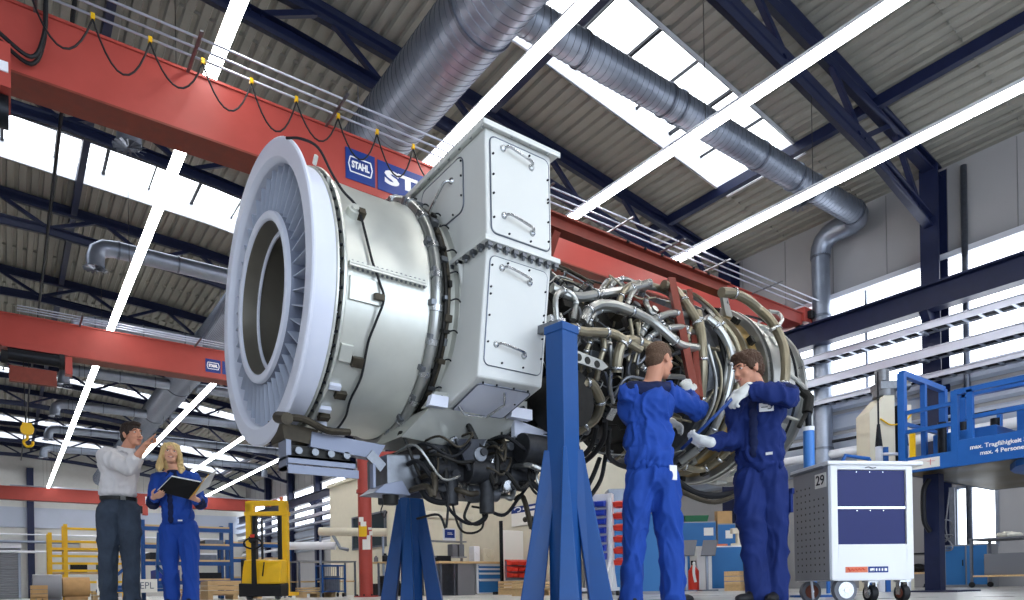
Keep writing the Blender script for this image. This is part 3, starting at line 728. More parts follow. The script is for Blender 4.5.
# core with its pipework
m = EB(); m.lathe([(1.6,.66),(1.7,.55),(2.0,.52),(2.02,.62),(2.06,.62),(2.08,.52),(2.6,.52),(2.62,.60),(2.66,.60),(2.68,.54),(3.1,.56),(3.12,.66),(3.16,.66),(3.18,.6),(3.45,.62)], n=64)
cc = m.build('core_casing', 'core_dark', eng)
m = EB(); m.lathe([(1.52,.78),(1.56,.80),(1.58,.80),(1.6,.6)], n=64); m.build('rear_bulkhead', 'core_brown', eng)
PIPES = [
 ('bleed_pipe', 0.034, [(1.75, 0.74, 0.23), (1.96, 0.75, 0.21), (2.23, 0.72, 0.31), (2.58, 0.64, 0.45), (2.85, 0.64, 0.57)]),
 ('pipe', 0.02, [(2.23, 0.71, 0.27), (2.32, 0.65, 0.4), (2.5, 0.54, 0.54), (2.66, 0.48, 0.59), (2.66, 0.58, 0.49)]),
 ('pipe', 0.02, [(2.35, 0.66, 0.37), (2.59, 0.51, 0.56), (2.69, 0.51, 0.61), (2.79, 0.51, 0.61), (2.93, 0.51, 0.58)]),
 ('pipe', 0.024, [(2.37, 0.76, 0.25), (2.47, 0.71, 0.38), (2.63, 0.63, 0.5), (2.88, 0.51, 0.62), (3.05, 0.51, 0.64), (3.24, 0.51, 0.63), (3.27, 0.63, 0.5)]),
 ('pipe', 0.02, [(2.47, 0.75, 0.27), (2.57, 0.7, 0.39), (2.77, 0.6, 0.53), (3.07, 0.5, 0.63), (3.25, 0.51, 0.61), (3.22, 0.65, 0.47)]),
 ('pipe', 0.034, [(1.94, 0.84, 0.0), (2.01, 0.83, 0.1), (2.12, 0.82, 0.17), (2.26, 0.82, 0.2), (2.39, 0.82, 0.2), (2.54, 0.82, 0.19), (2.69, 0.82, 0.16), (2.85, 0.84, 0.08), (2.97, 0.84, 0.04), (3.2, 0.84, 0.06)]),
 ('pipe', 0.02, [(2.03, 0.8, 0.01), (2.09, 0.79, 0.1), (2.19, 0.78, 0.16), (2.31, 0.78, 0.19), (2.44, 0.78, 0.19)]),
 ('pipe', 0.032, [(1.81, 0.86, -0.07), (1.94, 0.86, -0.07), (2.19, 0.86, -0.03), (2.32, 0.86, -0.05), (2.49, 0.86, -0.09)]),
 ('pipe', 0.038, [(2.29, 0.81, -0.28), (2.28, 0.83, -0.21), (2.29, 0.85, -0.12), (2.35, 0.86, -0.05), (2.47, 0.86, -0.04), (2.62, 0.86, -0.05)]),
 ('pipe', 0.028, [(2.55, 0.8, 0.04), (2.66, 0.78, 0.16), (2.81, 0.76, 0.25), (3.02, 0.72, 0.34), (3.25, 0.71, 0.37)]),
 ('pipe', 0.028, [(2.61, 0.8, 0.01), (2.73, 0.79, 0.1), (2.92, 0.78, 0.18), (3.08, 0.77, 0.22), (3.24, 0.77, 0.2)]),
 ('pipe', 0.036, [(2.0, 0.75, -0.4), (2.08, 0.76, -0.38), (2.17, 0.73, -0.43), (2.24, 0.69, -0.49), (2.25, 0.62, -0.58), (2.19, 0.55, -0.64), (2.12, 0.48, -0.7)]),
 ('hose', 0.022, [(2.36, 0.61, -0.58), (2.46, 0.49, -0.68), (2.49, 0.34, -0.77), (2.52, 0.14, -0.83)]),
 ('hose', 0.022, [(2.31, 0.57, -0.62), (2.38, 0.45, -0.71), (2.42, 0.33, -0.77), (2.39, 0.22, -0.81)]),
 ('hose', 0.02, [(2.44, 0.57, -0.62), (2.62, 0.37, -0.76), (2.82, 0.25, -0.8), (3.04, 0.2, -0.82)]),
 ('hose', 0.02, [(2.67, 0.22, -0.77), (2.58, 0.22, -0.94), (2.46, 0.22, -1.09), (2.36, 0.22, -1.14)]),
 ('hose', 0.018, [(2.69, 0.27, -0.75), (2.62, 0.28, -0.96), (2.48, 0.28, -1.13)]),
 ('pipe', 0.036, [(3.28, 0.76, 0.39), (3.21, 0.85, 0.16), (3.21, 0.86, -0.08), (3.25, 0.81, -0.28), (3.29, 0.72, -0.48)]),
 ('pipe', 0.036, [(3.08, 0.58, 0.64), (3.23, 0.58, 0.62), (3.19, 0.72, 0.45), (3.22, 0.79, 0.31), (3.23, 0.84, 0.13)]),
 ('manifold', 0.034, [(3.36, 0.78, 0.36), (3.48, 0.81, 0.29), (3.55, 0.84, 0.18), (3.58, 0.86, 0.05), (3.57, 0.85, -0.13), (3.55, 0.78, -0.37), (3.54, 0.62, -0.6), (3.45, 0.41, -0.76)]),
 ('manifold', 0.022, [(3.48, 0.77, 0.39), (3.6, 0.8, 0.32), (3.67, 0.84, 0.2), (3.69, 0.86, 0.07), (3.68, 0.85, -0.15), (3.68, 0.76, -0.39), (3.68, 0.57, -0.64)]),
 ('hoop', 0.042, [(3.69, 0.69, 0.68), (3.86, 0.69, 0.71), (4.06, 0.69, 0.7), (4.24, 0.69, 0.65), (4.25, 0.79, 0.53), (4.25, 0.86, 0.4), (4.26, 0.91, 0.26), (4.24, 0.94, 0.11), (4.21, 0.95, -0.05), (4.18, 0.92, -0.25), (4.16, 0.84, -0.43)]),
 ('pipe', 0.016, [(4.33, 0.72, 0.65), (4.56, 0.67, 0.7), (4.47, 0.77, 0.59), (4.27, 0.85, 0.46), (4.08, 0.9, 0.37)]),
 ('pipe', 0.02, [(1.78, 0.78, -0.17), (1.74, 0.79, 0.13), (1.85, 0.77, 0.22), (1.93, 0.78, 0.17), (1.89, 0.8, 0.02)]),
 ('pipe', 0.018, [(3.15, 0.79, 0.23), (3.06, 0.82, 0.07), (3.1, 0.82, -0.06), (3.17, 0.8, -0.19), (3.17, 0.76, -0.31)]),
 ('pipe', 0.015, [(3.31, 0.83, 0.11), (3.35, 0.84, -0.02), (3.42, 0.82, -0.17), (3.44, 0.77, -0.34), (3.42, 0.65, -0.53)]),
 ('pipe', 0.013, [(3.38, 0.84, 0.07), (3.46, 0.84, -0.07), (3.49, 0.81, -0.24), (3.49, 0.72, -0.43)]),
 ('pipe', 0.02, [(2.55, 0.8, -0.18), (2.66, 0.79, -0.21), (2.83, 0.79, -0.21), (3.03, 0.8, -0.19), (3.21, 0.79, -0.21)]),
 ('pipe', 0.022, [(2.16, 0.78, 0.01), (2.2, 0.78, -0.09), (2.18, 0.76, -0.19), (2.18, 0.71, -0.33)]),
 ('pipe', 0.016, [(2.24, 0.8, -0.09), (2.28, 0.77, -0.22), (2.31, 0.72, -0.35), (2.4, 0.66, -0.45)]),
 ('pipe', 0.014, [(2.46, 0.79, 0.15), (2.47, 0.8, 0.01), (2.44, 0.78, -0.16)]),
 ('pipe', 0.014, [(2.53, 0.79, 0.14), (2.54, 0.8, 0.01), (2.5, 0.78, -0.16)]),
 ('pipe', 0.03, [(3.58, 0.3, -0.76), (3.88, 0.28, -0.77), (3.95, 0.41, -0.71), (3.99, 0.55, -0.6)]),
 ('pipe', 0.02, [(2.8, 0.63, 0.43), (2.78, 0.7, 0.31), (2.89, 0.72, 0.24), (2.88, 0.75, 0.13)]),
 ('pipe', 0.018, [(2.05, 0.8, -0.09), (2.02, 0.78, -0.19), (2.09, 0.74, -0.29)]),
]
for nm, r, pts in PIPES:
    P = spline([E_(*p) for p in pts], 5)
    b = EB(); b.tube(P, r, 10); o = b.build(nm, 'black_rubber' if nm == 'hose' else ('tube_silver' if r in (.02, .028, .015, .016, .034) else 'tube_beige'), eng)
    if nm != 'hose' and r > .017:
        for f in (.12, .5, .85):
            i = int(f*(len(P)-2)); d = (P[i+1]-P[i]).normalized()*.012
            b = EB(); b.tube([P[i]-d, P[i]+d], r*1.22, 10); b.build('clamp', 'steel', o)
rnd = random.Random(31)
for i in range(110):                       # small lines round the near side of the core
    R = rnd.uniform(.56,.80); a = rnd.uniform(1.65,3.5); dg = rnd.uniform(-80,75); pts = [pcyl(a,dg,R-.1)]
    if rnd.random() < .5:
        for j in range(4): pts.append(pcyl(a+j*rnd.uniform(.06,.22), dg+rnd.uniform(-8,8), R+rnd.uniform(-.02,.03)))
    else:
        for j in range(4): pts.append(pcyl(a+rnd.uniform(-.05,.05), dg-j*rnd.uniform(8,16), R+rnd.uniform(-.02,.03)))
    pts = [(min(p[0],3.6),p[1],p[2]) for p in pts]
    b = EB(); b.tube(spline(pts,5), rnd.choice((.005,.007,.009,.012,.015)), 7)
    b.build('small_line', rnd.choice(('tube_silver','tube_beige','core_brown','core_dark','grey_metal')), eng)
for i in range(40):
    R = rnd.uniform(.55,.72); a = rnd.uniform(1.65,3.5); dg = rnd.uniform(-85,75)
    plate(a,dg,R-.03,rnd.uniform(.04,.14),rnd.uniform(.03,.12),rnd.uniform(.05,.12),rnd.choice(('core_dark','casting','grey_metal','core_brown','steel')),'component_box')
for i in range(22):
    a = rnd.uniform(1.7,3.5); dg = rnd.uniform(-80,70); q = math.radians(dg); er = V((0,-cos(q),sin(q)))
    c = V(pcyl(a,dg,rnd.uniform(.6,.74))); b = EB(); d = V((rnd.uniform(.05,.12),0,0)) if i % 2 else er*.08
    b.cyl(c, c+d, rnd.uniform(.02,.05), n=14); b.build('actuator', rnd.choice(('casting','tube_silver','grey_metal')), eng)
# link plate with lightening holes
m = EB(); m.prism([E_(1.74,.86,-.20),E_(1.74,.86,-.29),E_(2.1,.86,-.31),E_(2.16,.86,-.275),E_(2.1,.86,-.24)], (0,.02,0)); lp = m.build('link_plate', 'tube_silver', eng)
for a in (1.80,1.88,1.96,2.05):
    m = EB(); m.cyl(E_(a,.863,-.25-(a-1.8)*.1), E_(a,.84,-.25-(a-1.8)*.1), .026, n=14); m.build('hole', 'core_dark', lp)
m = EB(); m.cyl(E_(1.86,.55,-.52), E_(1.9,.80,-.52), .2, n=28); m.build('compressor_bleed_drum', 'core_dark', eng)
# power turbine
m = EB(); m.lathe([(3.42,.60),(3.44,.74),(3.5,.745),(3.52,.70),(3.62,.70),(3.64,.78),(3.68,.78),(3.7,.72)], n=80); m.build('turbine_frame', 'grey_metal', eng)
m = EB(); m.lathe([(3.68,.72),(3.95,.74),(4.14,.775)], n=80); m.build('turbine_casing', 'brass', eng)
m = EB(); m.lathe([(3.78,.74),(3.79,.765),(3.82,.765),(3.83,.74)], n=80); m.lathe([(3.95,.74),(3.96,.775),(3.99,.775),(4.0,.745)], n=80); m.build('casing_rib', 'tube_beige', eng)
m = EB(); m.lathe([(4.13,.77),(4.135,.835),(4.165,.84),(4.17,.80),(4.2,.80),(4.205,.845),(4.235,.845),(4.24,.80)], n=96); rf = m.build('rear_flange', 'tube_silver', eng)
for j in range(80):
    m = EB(); m.cyl(pcyl(4.16,360*j/80,.815), pcyl(4.215,360*j/80,.815), .012, n=6); m.build('bolt', 'core_dark', rf)
m = EB(); m.lathe([(4.24,.80),(4.5,.80),(4.74,.785),(4.75,.82),(4.79,.82),(4.8,.70),(4.8,.3)], n=80); m.build('exhaust_casing', 'tube_silver', eng)
for j in range(9):
    dg = 70-j*20
    plate(4.5,dg,.795,.16,.12,.02,'engine_white','cover_plate'); plate(4.05,dg-6,.77,.05,.07,.05,'core_dark','bracket')
    plate(3.75,dg+3,.74,.06,.05,.06,'tube_silver','bracket')
m = EB(); m.lathe([(4.55,.84),(4.56,.86),(4.575,.84)], n=60, a0=-.6, a1=1.3); m.build('wire_guard', 'dark_metal', eng)
for (dg0, dg1, R, r, mm) in ((60,-88,.835,.018,'tube_silver'),(70,-60,.86,.014,'tube_beige'),(40,-95,.81,.02,'core_dark')):
    m = EB(); m.tube([pcyl(3.56+.02*sin(i),dg0+(dg1-dg0)*i/24,R) for i in range(25)], r, 8); m.build('ring_line', mm, eng)
m = EB(); m.tube(spline([E_(4.45,.80,.1),E_(4.6,.9,-.05),E_(4.7,.9,-.25),E_(4.72,.88,-.5)],5), .02, 8); m.tube(spline([E_(4.5,.78,-.3),E_(4.62,.9,-.4),E_(4.66,.86,-.62)],5), .016, 8); m.build('drain_pipe', 'tube_silver', eng)
m = EB(); m.tube([E_(4.55,.84,.05),E_(4.66,.92,-.2),E_(4.5,.9,-.42)], .022, 8); m.tube([E_(4.66,.92,-.2),E_(4.64,.9,-.34)], .03, 8); m.build('support_clevis', 'core_dark', eng)
m = EB(); m.tube(spline([E_(3.4,.3,-.85),E_(3.7,.4,-1.02),E_(4.1,.45,-1.0),E_(4.4,.5,-.9)],5), .03, 9); m.build('drain_hose', 'black_rubber', eng)
m = EB(); m.tube(spline([E_(3.3,.35,-.95),E_(3.7,.5,-1.1),E_(4.0,.55,-1.04),E_(4.2,.5,-.95)],5), .022, 9); m.build('drain_hose', 'core_brown', eng)

# ------------------------------------------------------------------ lifting frame over the engine
lf = thing('lifting_frame', 'rust red steel lifting beam with braced legs bolted along the engine top', 'frame', EC)
m = EB()
for dz in (0, .1): m.bar(E_(1.9,.5,.80+dz), E_(4.02,.5,.79+dz), .1, .014)
m.bar(E_(1.9,.5,.85), E_(4.02,.5,.84), .014, .1)
m.build('beam', 'rust_red', lf)
for j in range(6):
    m = EB(); m.cyl(E_(2.7+j*.2,.551,.9), E_(2.7+j*.2,.551,.885), .014, n=8); m.build('bolt', 'dark_metal', lf)
m = EB(); m.bar(E_(3.17,.58,.70), E_(2.93,1.0,-.41), .06, .05); m.build('leg', 'rust_red', lf)
m = EB(); m.bar(E_(3.40,.58,.66), E_(2.985,1.0,-.41), .045, .045); m.build('leg', 'rust_red', lf)
m = EB(); m.bar(E_(3.12,.7,.34), E_(2.7,.3,.62), .05, .05); m.build('brace', 'rust_red', lf)
m = EB(); m.bar(E_(2.0,.5,.80), E_(2.0,.3,.5), .06, .05); m.build('leg', 'rust_red', lf)
m = EB(); m.prism([E_(3.92,.52,.80),E_(4.0,.52,.80),E_(4.08,.52,.6),E_(3.98,.52,.6)], (0,.03,0)); m.build('end_lug', 'tube_silver', lf)

# ------------------------------------------------------------------ engine stands
def stand():
    s = thing('engine_stand', '', 'stand', (0,0,0), 0, 'blue engine stands')
    H = 1.80
    m = MB(); m.box(-.074,.074,-.074,.074,.02,H); m.build('post', 'blue_paint', s, .006)
    m = MB(); m.box(-.08,.08,-.08,.08,H-.04,H+.012); m.build('head_plate', 'blue_paint', s, .004)
    for i, q in enumerate((PI/4+.0, 3*PI/4, 5*PI/4, 7*PI/4)):
        d = V((cos(q), sin(q), 0)); n = V((-sin(q), cos(q), 0)); t = .05
        lo = [d*.15-n*t, d*.30-n*t*1.3, d*.30+n*t*1.3, d*.15+n*t]
        hi = [d*.03-n*.012, d*.125-n*.012, d*.125+n*.012, d*.03+n*.012]
        m = MB(); m.hull8([(p.x,p.y,.02) for p in lo], [(p.x,p.y,1.02) for p in hi]); l = m.build('leg', 'blue_paint', s, .006)
        m = MB(); c = d*.2; m.obox((c.x,c.y,.01), d*.13, n*.09, (0,0,.01)); m.build('foot_plate', 'blue_paint', l)
    return s
st = stand(); st.location = (EC[0]+1.40*K, EC[1]-1.24*K, 0); st.rotation_euler = (0,0,math.radians(8))
st['label'] = 'blue engine stand in front, beside the white bleed box and the left mechanic'
s2 = copy_tree(st); s2.location = (EC[0]+1.66*K, EC[1]+1.2*K, 0); s2['label'] = 'blue engine stand behind the engine, seen below the gearbox'
for y, sg in ((-1.24, 1), (1.2, -1)):
    m = EB(); a = 1.4 if sg > 0 else 1.66; m.bar(E_(a,-y,-.255), E_(a,-y-sg*.46,-.2), .05, .05); m.build('trunnion_arm', 'grey_metal', eng)
sp = thing('support_post', 'light blue round post with white collar supporting the engine tail behind the trolley', 'post', (EC[0]+4.62*K, EC[1]-.92*K, 0))
MB().cyl((0,0,.02),(0,0,1.62),.052,n=24).build('post', 'blue_light', sp)
MB().cyl((0,0,1.62),(0,0,1.66),.055,n=24).build('collar', 'white_paint', sp)
MB().cyl((0,0,0),(0,0,.02),.2,n=24).build('foot_plate', 'blue_paint', sp)
MB().cyl((0,0,1.66),(0,0,1.82),.03,n=12).build('screw_jack', 'dark_metal', sp)
m = MB(); m.tube([(-.02,0,1.8),(.02,.0,1.95),(0,.05,2.02)],.05,10); m.build('clamp', 'core_dark', sp)
# ------------------------------------------------------------------ people
from mathutils import noise
mat('skin', '#c98f74', .5); mat('skin_light', '#dda88c', .5)
mat('hair_brown', '#4a3324', .55, bump=.6, bscale=90, stretch=(1,1,.2)); mat('hair_dark', '#2a1e18', .5, bump=.6, bscale=90, stretch=(1,1,.2)); mat('hair_short', '#5d4635', .6, bump=.5, bscale=120); mat('hair_blonde', '#d9bd84', .45, bump=.7, bscale=70, stretch=(1,1,.15))
mat('work_blue', '#24499f', .75, var=.10, vscale=5, bump=.15, bscale=220, spec=.2); mat('work_navy', '#1b2447', .8, var=.1, spec=.2)
mat('work_dark_blue', '#192b66', .75, var=.10, vscale=5, bump=.15, bscale=220, spec=.2)
mat('shirt', '#cfcbcc', .8, var=.02, spec=.2); mat('jeans', '#38414f', .85, var=.25, vscale=7, bump=.15, bscale=200, spec=.2)
mat('glove_white', '#dfe0dc', .8, bump=.2, bscale=150); mat('shoe_black', '#1b1b1e', .55); mat('shoe_grey', '#5a5a60', .6)
mat('eye_white', '#e8e6e2', .3); mat('eye_dark', '#1d1613', .3); mat('lip', '#b3635a', .45); mat('teeth', '#efebe4', .35)

def soft(mb, name, m, parent, vox=.011, smooth=5, wr=0., wf=9., seed=0, stretch=(1,1,1)):
    """one continuous skin around everything collected in mb"""
    o = mb.build('tmp', None)
    md = o.modifiers.new('r', 'REMESH'); md.mode = 'VOXEL'; md.voxel_size = vox; md.use_smooth_shade = True
    s = o.modifiers.new('s', 'SMOOTH'); s.factor = .5; s.iterations = smooth
    dg = bpy.context.evaluated_depsgraph_get()
    me = bpy.data.meshes.new_from_object(o.evaluated_get(dg)); me.name = name
    old = o.data; bpy.data.objects.remove(o); bpy.data.meshes.remove(old)
    if wr:
        ns = [v.normal.copy() for v in me.vertices]
        for v, n in zip(me.vertices, ns):
            p = V((v.co.x*stretch[0], v.co.y*stretch[1], v.co.z*stretch[2]))*wf+V((seed*3.1, seed, 0))
            q = p+V((noise.noise(p*.6), noise.noise(p*.6+V((7,3,1))), noise.noise(p*.6+V((1,9,4)))))*.8
            h = max(0, 1-3.2*abs(noise.noise(q)))**1.3; h2 = noise.noise(p*2.3); q2 = V((q.x*1.9+q.z*.8, q.y*1.9, q.z*1.4-q.x*.6)); h3 = max(0, 1-3.5*abs(noise.noise(q2+V((4,4,4)))))
            v.co += n*(wr*(1.25*h-.4)+wr*.4*h2+wr*.6*h3)
    for p in me.polygons: p.use_smooth = True
    o = bpy.data.objects.new(name, me); COL.objects.link(o); me.materials.clear(); me.materials.append(MATS[m])
    if parent: o.parent = parent
    return o
def cap(mb, a, b, ra, rb, n=14):
    a = V(a); b = V(b); mb.tube([a, b], [ra, rb], n); mb.ball(a, ra, n); mb.ball(b, rb, n)
def chain(mb, pts, rs, n=14):
    for i in range(len(pts)-1): cap(mb, pts[i], pts[i+1], rs[i], rs[i+1], n)
def frame(fwd, up=(0,0,1)):
    f = V(fwd).normalized(); u = V(up); x = f.cross(u).normalized(); u = x.cross(f).normalized()
    return MX((x, f, u)).transposed()        # columns: right, forward, up
def hand(mb, wrist, fdir, palm, curl=.5, k=1.0, side=1, point=False, thick=1.0):
    """palm with five fingers; fdir = towards the fingers, palm = where the palm faces"""
    f = V(fdir).normalized(); p = V(palm); p = (p-f*p.dot(f)).normalized(); x = f.cross(p)*side
    w = V(wrist); c = w+f*.05*k
    rot = MX((x, f, p)).transposed()
    mb.ball(c, (.041*k, .055*k, .016*k*thick), 12, rot); cap(mb, w-f*.02, w+f*.03*k, .026*k*thick, .026*k*thick)
    for i, (off, ln) in enumerate(((-.031, .068), (-.011, .08), (.010, .075), (.029, .058))):
        b0 = w+f*(.088-.006*abs(i-1.2))*k+x*off*k; cu = curl*(1+.12*i); pts = [b0]; d = f.copy(); ang = 0
        if point and i == 0: cu = .05
        elif point: cu = 1.5
        for s, fr in ((.45, .55), (.3, .9), (.25, .7)):
            ang += cu*fr; d = f*cos(ang)+p*sin(ang)+x*(off*1.2)
            pts.append(pts[-1]+d*ln*k*s)
        chain(mb, pts, [.0095*k*thick, .009*k*thick, .008*k*thick, .007*k*thick], 8)
    b0 = w+f*.025*k-x*.03*k; t1 = b0+(f*.6-x*.7+p*.35).normalized()*.036*k; t2 = t1+(f*.85-x*.2+p*(.3+curl*.4)).normalized()*.03*k; t3 = t2+(f*.9+p*(.3+curl*.5)).normalized()*.024*k
    chain(mb, [b0, t1, t2, t3], [.014*k, .0115*k*thick, .0105*k*thick, .008*k*thick], 8)
def head_shape(mb, c, fwd, up, k=1.0):
    M = frame(fwd, up); at = lambda x, y, z: V(c)+M @ V((x*k, y*k, z*k))
    B = lambda p, r: mb.ball(at(*p), tuple(q*k for q in r), 16, M)
    B((0,-.012,.03), (.074,.094,.088)); B((0,.03,-.025), (.061,.062,.08)); B((0,.045,-.08), (.044,.042,.032)); B((0,.068,-.098), (.022,.018,.016))
    B((0,.078,.03), (.05,.016,.014)); B((.036,.064,-.03), (.024,.02,.022)); B((-.036,.064,-.03), (.024,.02,.022))
    cap(mb, at(0,.088,.014), at(0,.108,-.028), .009*k, .0125*k, 10); B((.012,.098,-.034), (.01,.011,.008)); B((-.012,.098,-.034), (.01,.011,.008))
    B((0,.088,-.06), (.024,.011,.007)); B((0,.086,-.071), (.022,.011,.007))
    for s in (-1, 1): B((s*.076,-.008,-.008), (.01,.021,.033)); B((s*.08,-.016,.006), (.008,.014,.018))
    return at, M
def face_bits(par, at, M, k, hair, smile=False):
    for s in (-1, 1):
        m = MB(); m.ball(at(s*.031,.079,.008), (.0115*k,.008*k,.0062*k), 12, M); e = m.build('eye', 'eye_white', par)
        m = MB(); m.ball(at(s*.031,.087,.008), (.0062*k,.003*k,.006*k), 10, M); m.build('iris', 'eye_dark', e)
        m = MB(); m.tube([at(s*.012,.092,.026), at(s*.03,.092,.031), at(s*.048,.08,.025)], [.0035*k,.004*k,.0025*k], 6); m.build('eyebrow', hair, par)
    m = MB(); m.tube(spline([at(-.024,.088,-.06 if smile else -.065), at(-.012,.098,-.066), at(0,.1005,-.0665), at(.012,.098,-.066), at(.024,.088,-.06 if smile else -.065)],3), .0045*k, 7); mo = m.build('mouth', 'lip', par)
    if smile:
        m = MB(); m.tube([at(-.015,.0985,-.0655), at(0,.1035,-.0665), at(.015,.0985,-.0655)], .0032*k, 6); m.build('teeth', 'teeth', mo)
def person(r0, f0, label): 
    p = view_pt(r0, f0, 0); return thing('person', label, 'person', p, -AZ)
def torso(mb, J, fwd, w=.19, d=.125, belly=.0, grow=0):
    M = frame(fwd); ch = V(J['chest']); wa = V(J['waist']); ne = V(J['neck'])
    mb.ball(ch+V((0,0,.05)), (w+grow, d+grow, .17+grow), 18, M)
    mid = (ch+wa)/2
    mb.ball(mid, (w*.9+grow, d*.95+grow+belly, .17+grow), 18, M)
    mb.ball(wa+V((0,0,.035)), (w*.9+grow, d*1.0+grow+belly, .12), 18, M); mb.ball(wa-V((0,0,.035)), (w*.87, d*.96+belly, .045), 18, M)
    for s in ('shl', 'shr'): cap(mb, ch+V((0,0,.08)), J[s], .10+grow, .062+grow); cap(mb, ne-V((0,0,.03)), J[s], .06+grow*.7, .058+grow)
def trousers(mb, J, fwd, k=1.0, ra=.088, hem=.04):
    M = frame(fwd); wa = V(J['waist'])
    mb.ball((V(J['hipl'])+V(J['hipr']))/2+V((0,0,.02))-M @ V((0,.012,0)), (.163*k,.112*k,.12), 18, M)
    mb.ball(wa-V((0,0,.03)), (.152*k,.112*k,.08), 18, M)
    for s in 'lr':
        h = V(J['hip'+s]); kn = V(J['kn'+s]); an = V(J['an'+s])-V((0,0,hem))
        chain(mb, [h, h.lerp(kn,.45), kn, kn.lerp(an,.5), an], [.104*k,.098*k,.084*k,.078*k,ra*.86*k])
def shoe(par, an, d, m='shoe_black'):
    d = V(d).normalized(); a = V((an[0], an[1], 0)); M = frame(d); b = MB()
    b.ball(a+d*.03+V((0,0,.055)), (.042,.075,.05), 14, M); b.ball(a+d*.12+V((0,0,.04)), (.046,.085,.036), 14, M); b.ball(a-d*.03+V((0,0,.04)), (.036,.05,.04), 12, M)
    o = soft(b, 'shoe', m, par, .009, 3)
    s = MB(); s.ball(a+d*.075+V((0,0,.012)), (.045,.135,.012), 18, M); s.build('sole', 'shoe_grey', o)
    return o

# mechanic seen from behind
J = {'head': (.06, 0, 1.675), 'neck': (.0, 0, 1.52), 'shl': (-.155,-.03,1.46), 'shr': (.135,.05,1.475), 'elr': (.36,.13,1.375), 'har': (.345,.32,1.555), 'ell': (-.06,.24,1.28), 'hal': (.20,.36,1.36), 'chest': (-.036,.02,1.329), 'waist': (-.018,0,1.0),
     'hipl': (-.085,0,.87), 'hipr': (.08,0,.87), 'knl': (-.138,0,.458), 'knr': (.116,.02,.455), 'anl': (-.165,0,.084), 'anr': (.135,0,.079)}
FW = (.35,.94,0)
p = person(.99, 4.8, 'person in bright blue overalls with back turned, reaching up to the engine, white gloves')
b = MB(); at, M = head_shape(b, (.064,.0,1.70), (.80,.60,-.14), (0,0,1)); cap(b, at(0,-.03,-.05), J['neck'], .056, .06); cap(b, J['neck'], J['waist'], .07, .09); chain(b, [J['neck'], J['shr'], J['elr'], J['har']], [.06,.045,.036,.028]); chain(b, [J['neck'], J['shl'], J['ell'], J['hal']], [.06,.045,.036,.028])
for s in 'lr': chain(b, [J['waist'], J['hip'+s], J['kn'+s], J['an'+s]], [.09,.07,.05,.04])
body = soft(b, 'body', 'skin', p, .007, 4)
face_bits(body, at, M, 1, 'hair_short')
b = MB(); b.ball(at(0,-.02,.042), (.081,.1,.083), 18, M); b.ball(at(0,-.06,-.01), (.07,.055,.065), 14, M)
soft(b, 'hair', 'hair_short', p, .007, 3, .002, 60)
b = MB(); torso(b, J, FW, .185, .125); chain(b, [J['shr'], V(J['shr']).lerp(V(J['elr']),.5), J['elr'], V(J['elr']).lerp(V(J['har']),.8)], [.078,.07,.064,.05]); chain(b, [J['shl'], V(J['shl']).lerp(V(J['ell']),.5), J['ell'], V(J['ell']).lerp(V(J['hal']),.85)], [.075,.066,.06,.046])
jk = soft(b, 'jacket', 'work_blue', p, .011, 4, .017, 9, 1, (1,1,.55))
b = MB(); Mf = frame(FW); b.ball(V(J['neck'])+V((0,-.0,-.005)), (.088,.085,.04), 16, Mf); cap(b, V(J['neck'])+V((-.02,-.045,-.03)), V(J['shl'])+V((.01,-.02,.032)), .05, .055); cap(b, V(J['neck'])+V((.03,-.03,-.03)), V(J['shr'])+V((0,-.01,.034)), .05, .055)
soft(b, 'shoulder_yoke', 'work_navy', jk, .01, 4, .004, 9)
b = MB(); b.lathe([(-.055,.158),(-.05,.166),(.03,.166),(.035,.158)], axis='z', n=32); [None for _ in b.v]
b.v = [(J['waist'][0]+x*1.0, J['waist'][1]+y*.78, J['waist'][2]+z) for x, y, z in b.v]; wb = soft(b, 'waistband', 'work_blue', jk, .009, 2, .006, 26, 3, (1,1,.3))
b = MB(); trousers(b, J, FW, .98, .095, .06); tr = soft(b, 'trousers', 'work_blue', p, .011, 4, .014, 7, 2, (1,1,.5))
b = MB(); b.obox((.118,-.098,.905), (.028,.014,0), (.002,-.006,0), (0,0,.05)); b.build('white_patch', 'ink_white', tr, .003)
b = MB(); b.obox((-.178,.0,.70), (.012,.0,0), (0,.055,0), (0,0,.07)); b.build('thigh_pocket', 'work_blue', tr, .004)
for s, dd in (('anl', (-.2,.9,0)), ('anr', (.75,.6,0))): shoe(p, J[s], dd)
b = MB(); hand(b, J['har'], (-.12,.35,.9), (.1,.9,-.3), .5, 1.05, 1, thick=1.35); b.ball(V(J['har'])+V((0,.01,.03)), (.048,.042,.055)); soft(b, 'glove', 'glove_white', p, .006, 3)
b = MB(); hand(b, J['hal'], (.85,.4,-.2), (.2,.2,-1), .6, 1.05, -1, thick=1.35); soft(b, 'glove', 'glove_white', p, .006, 3)
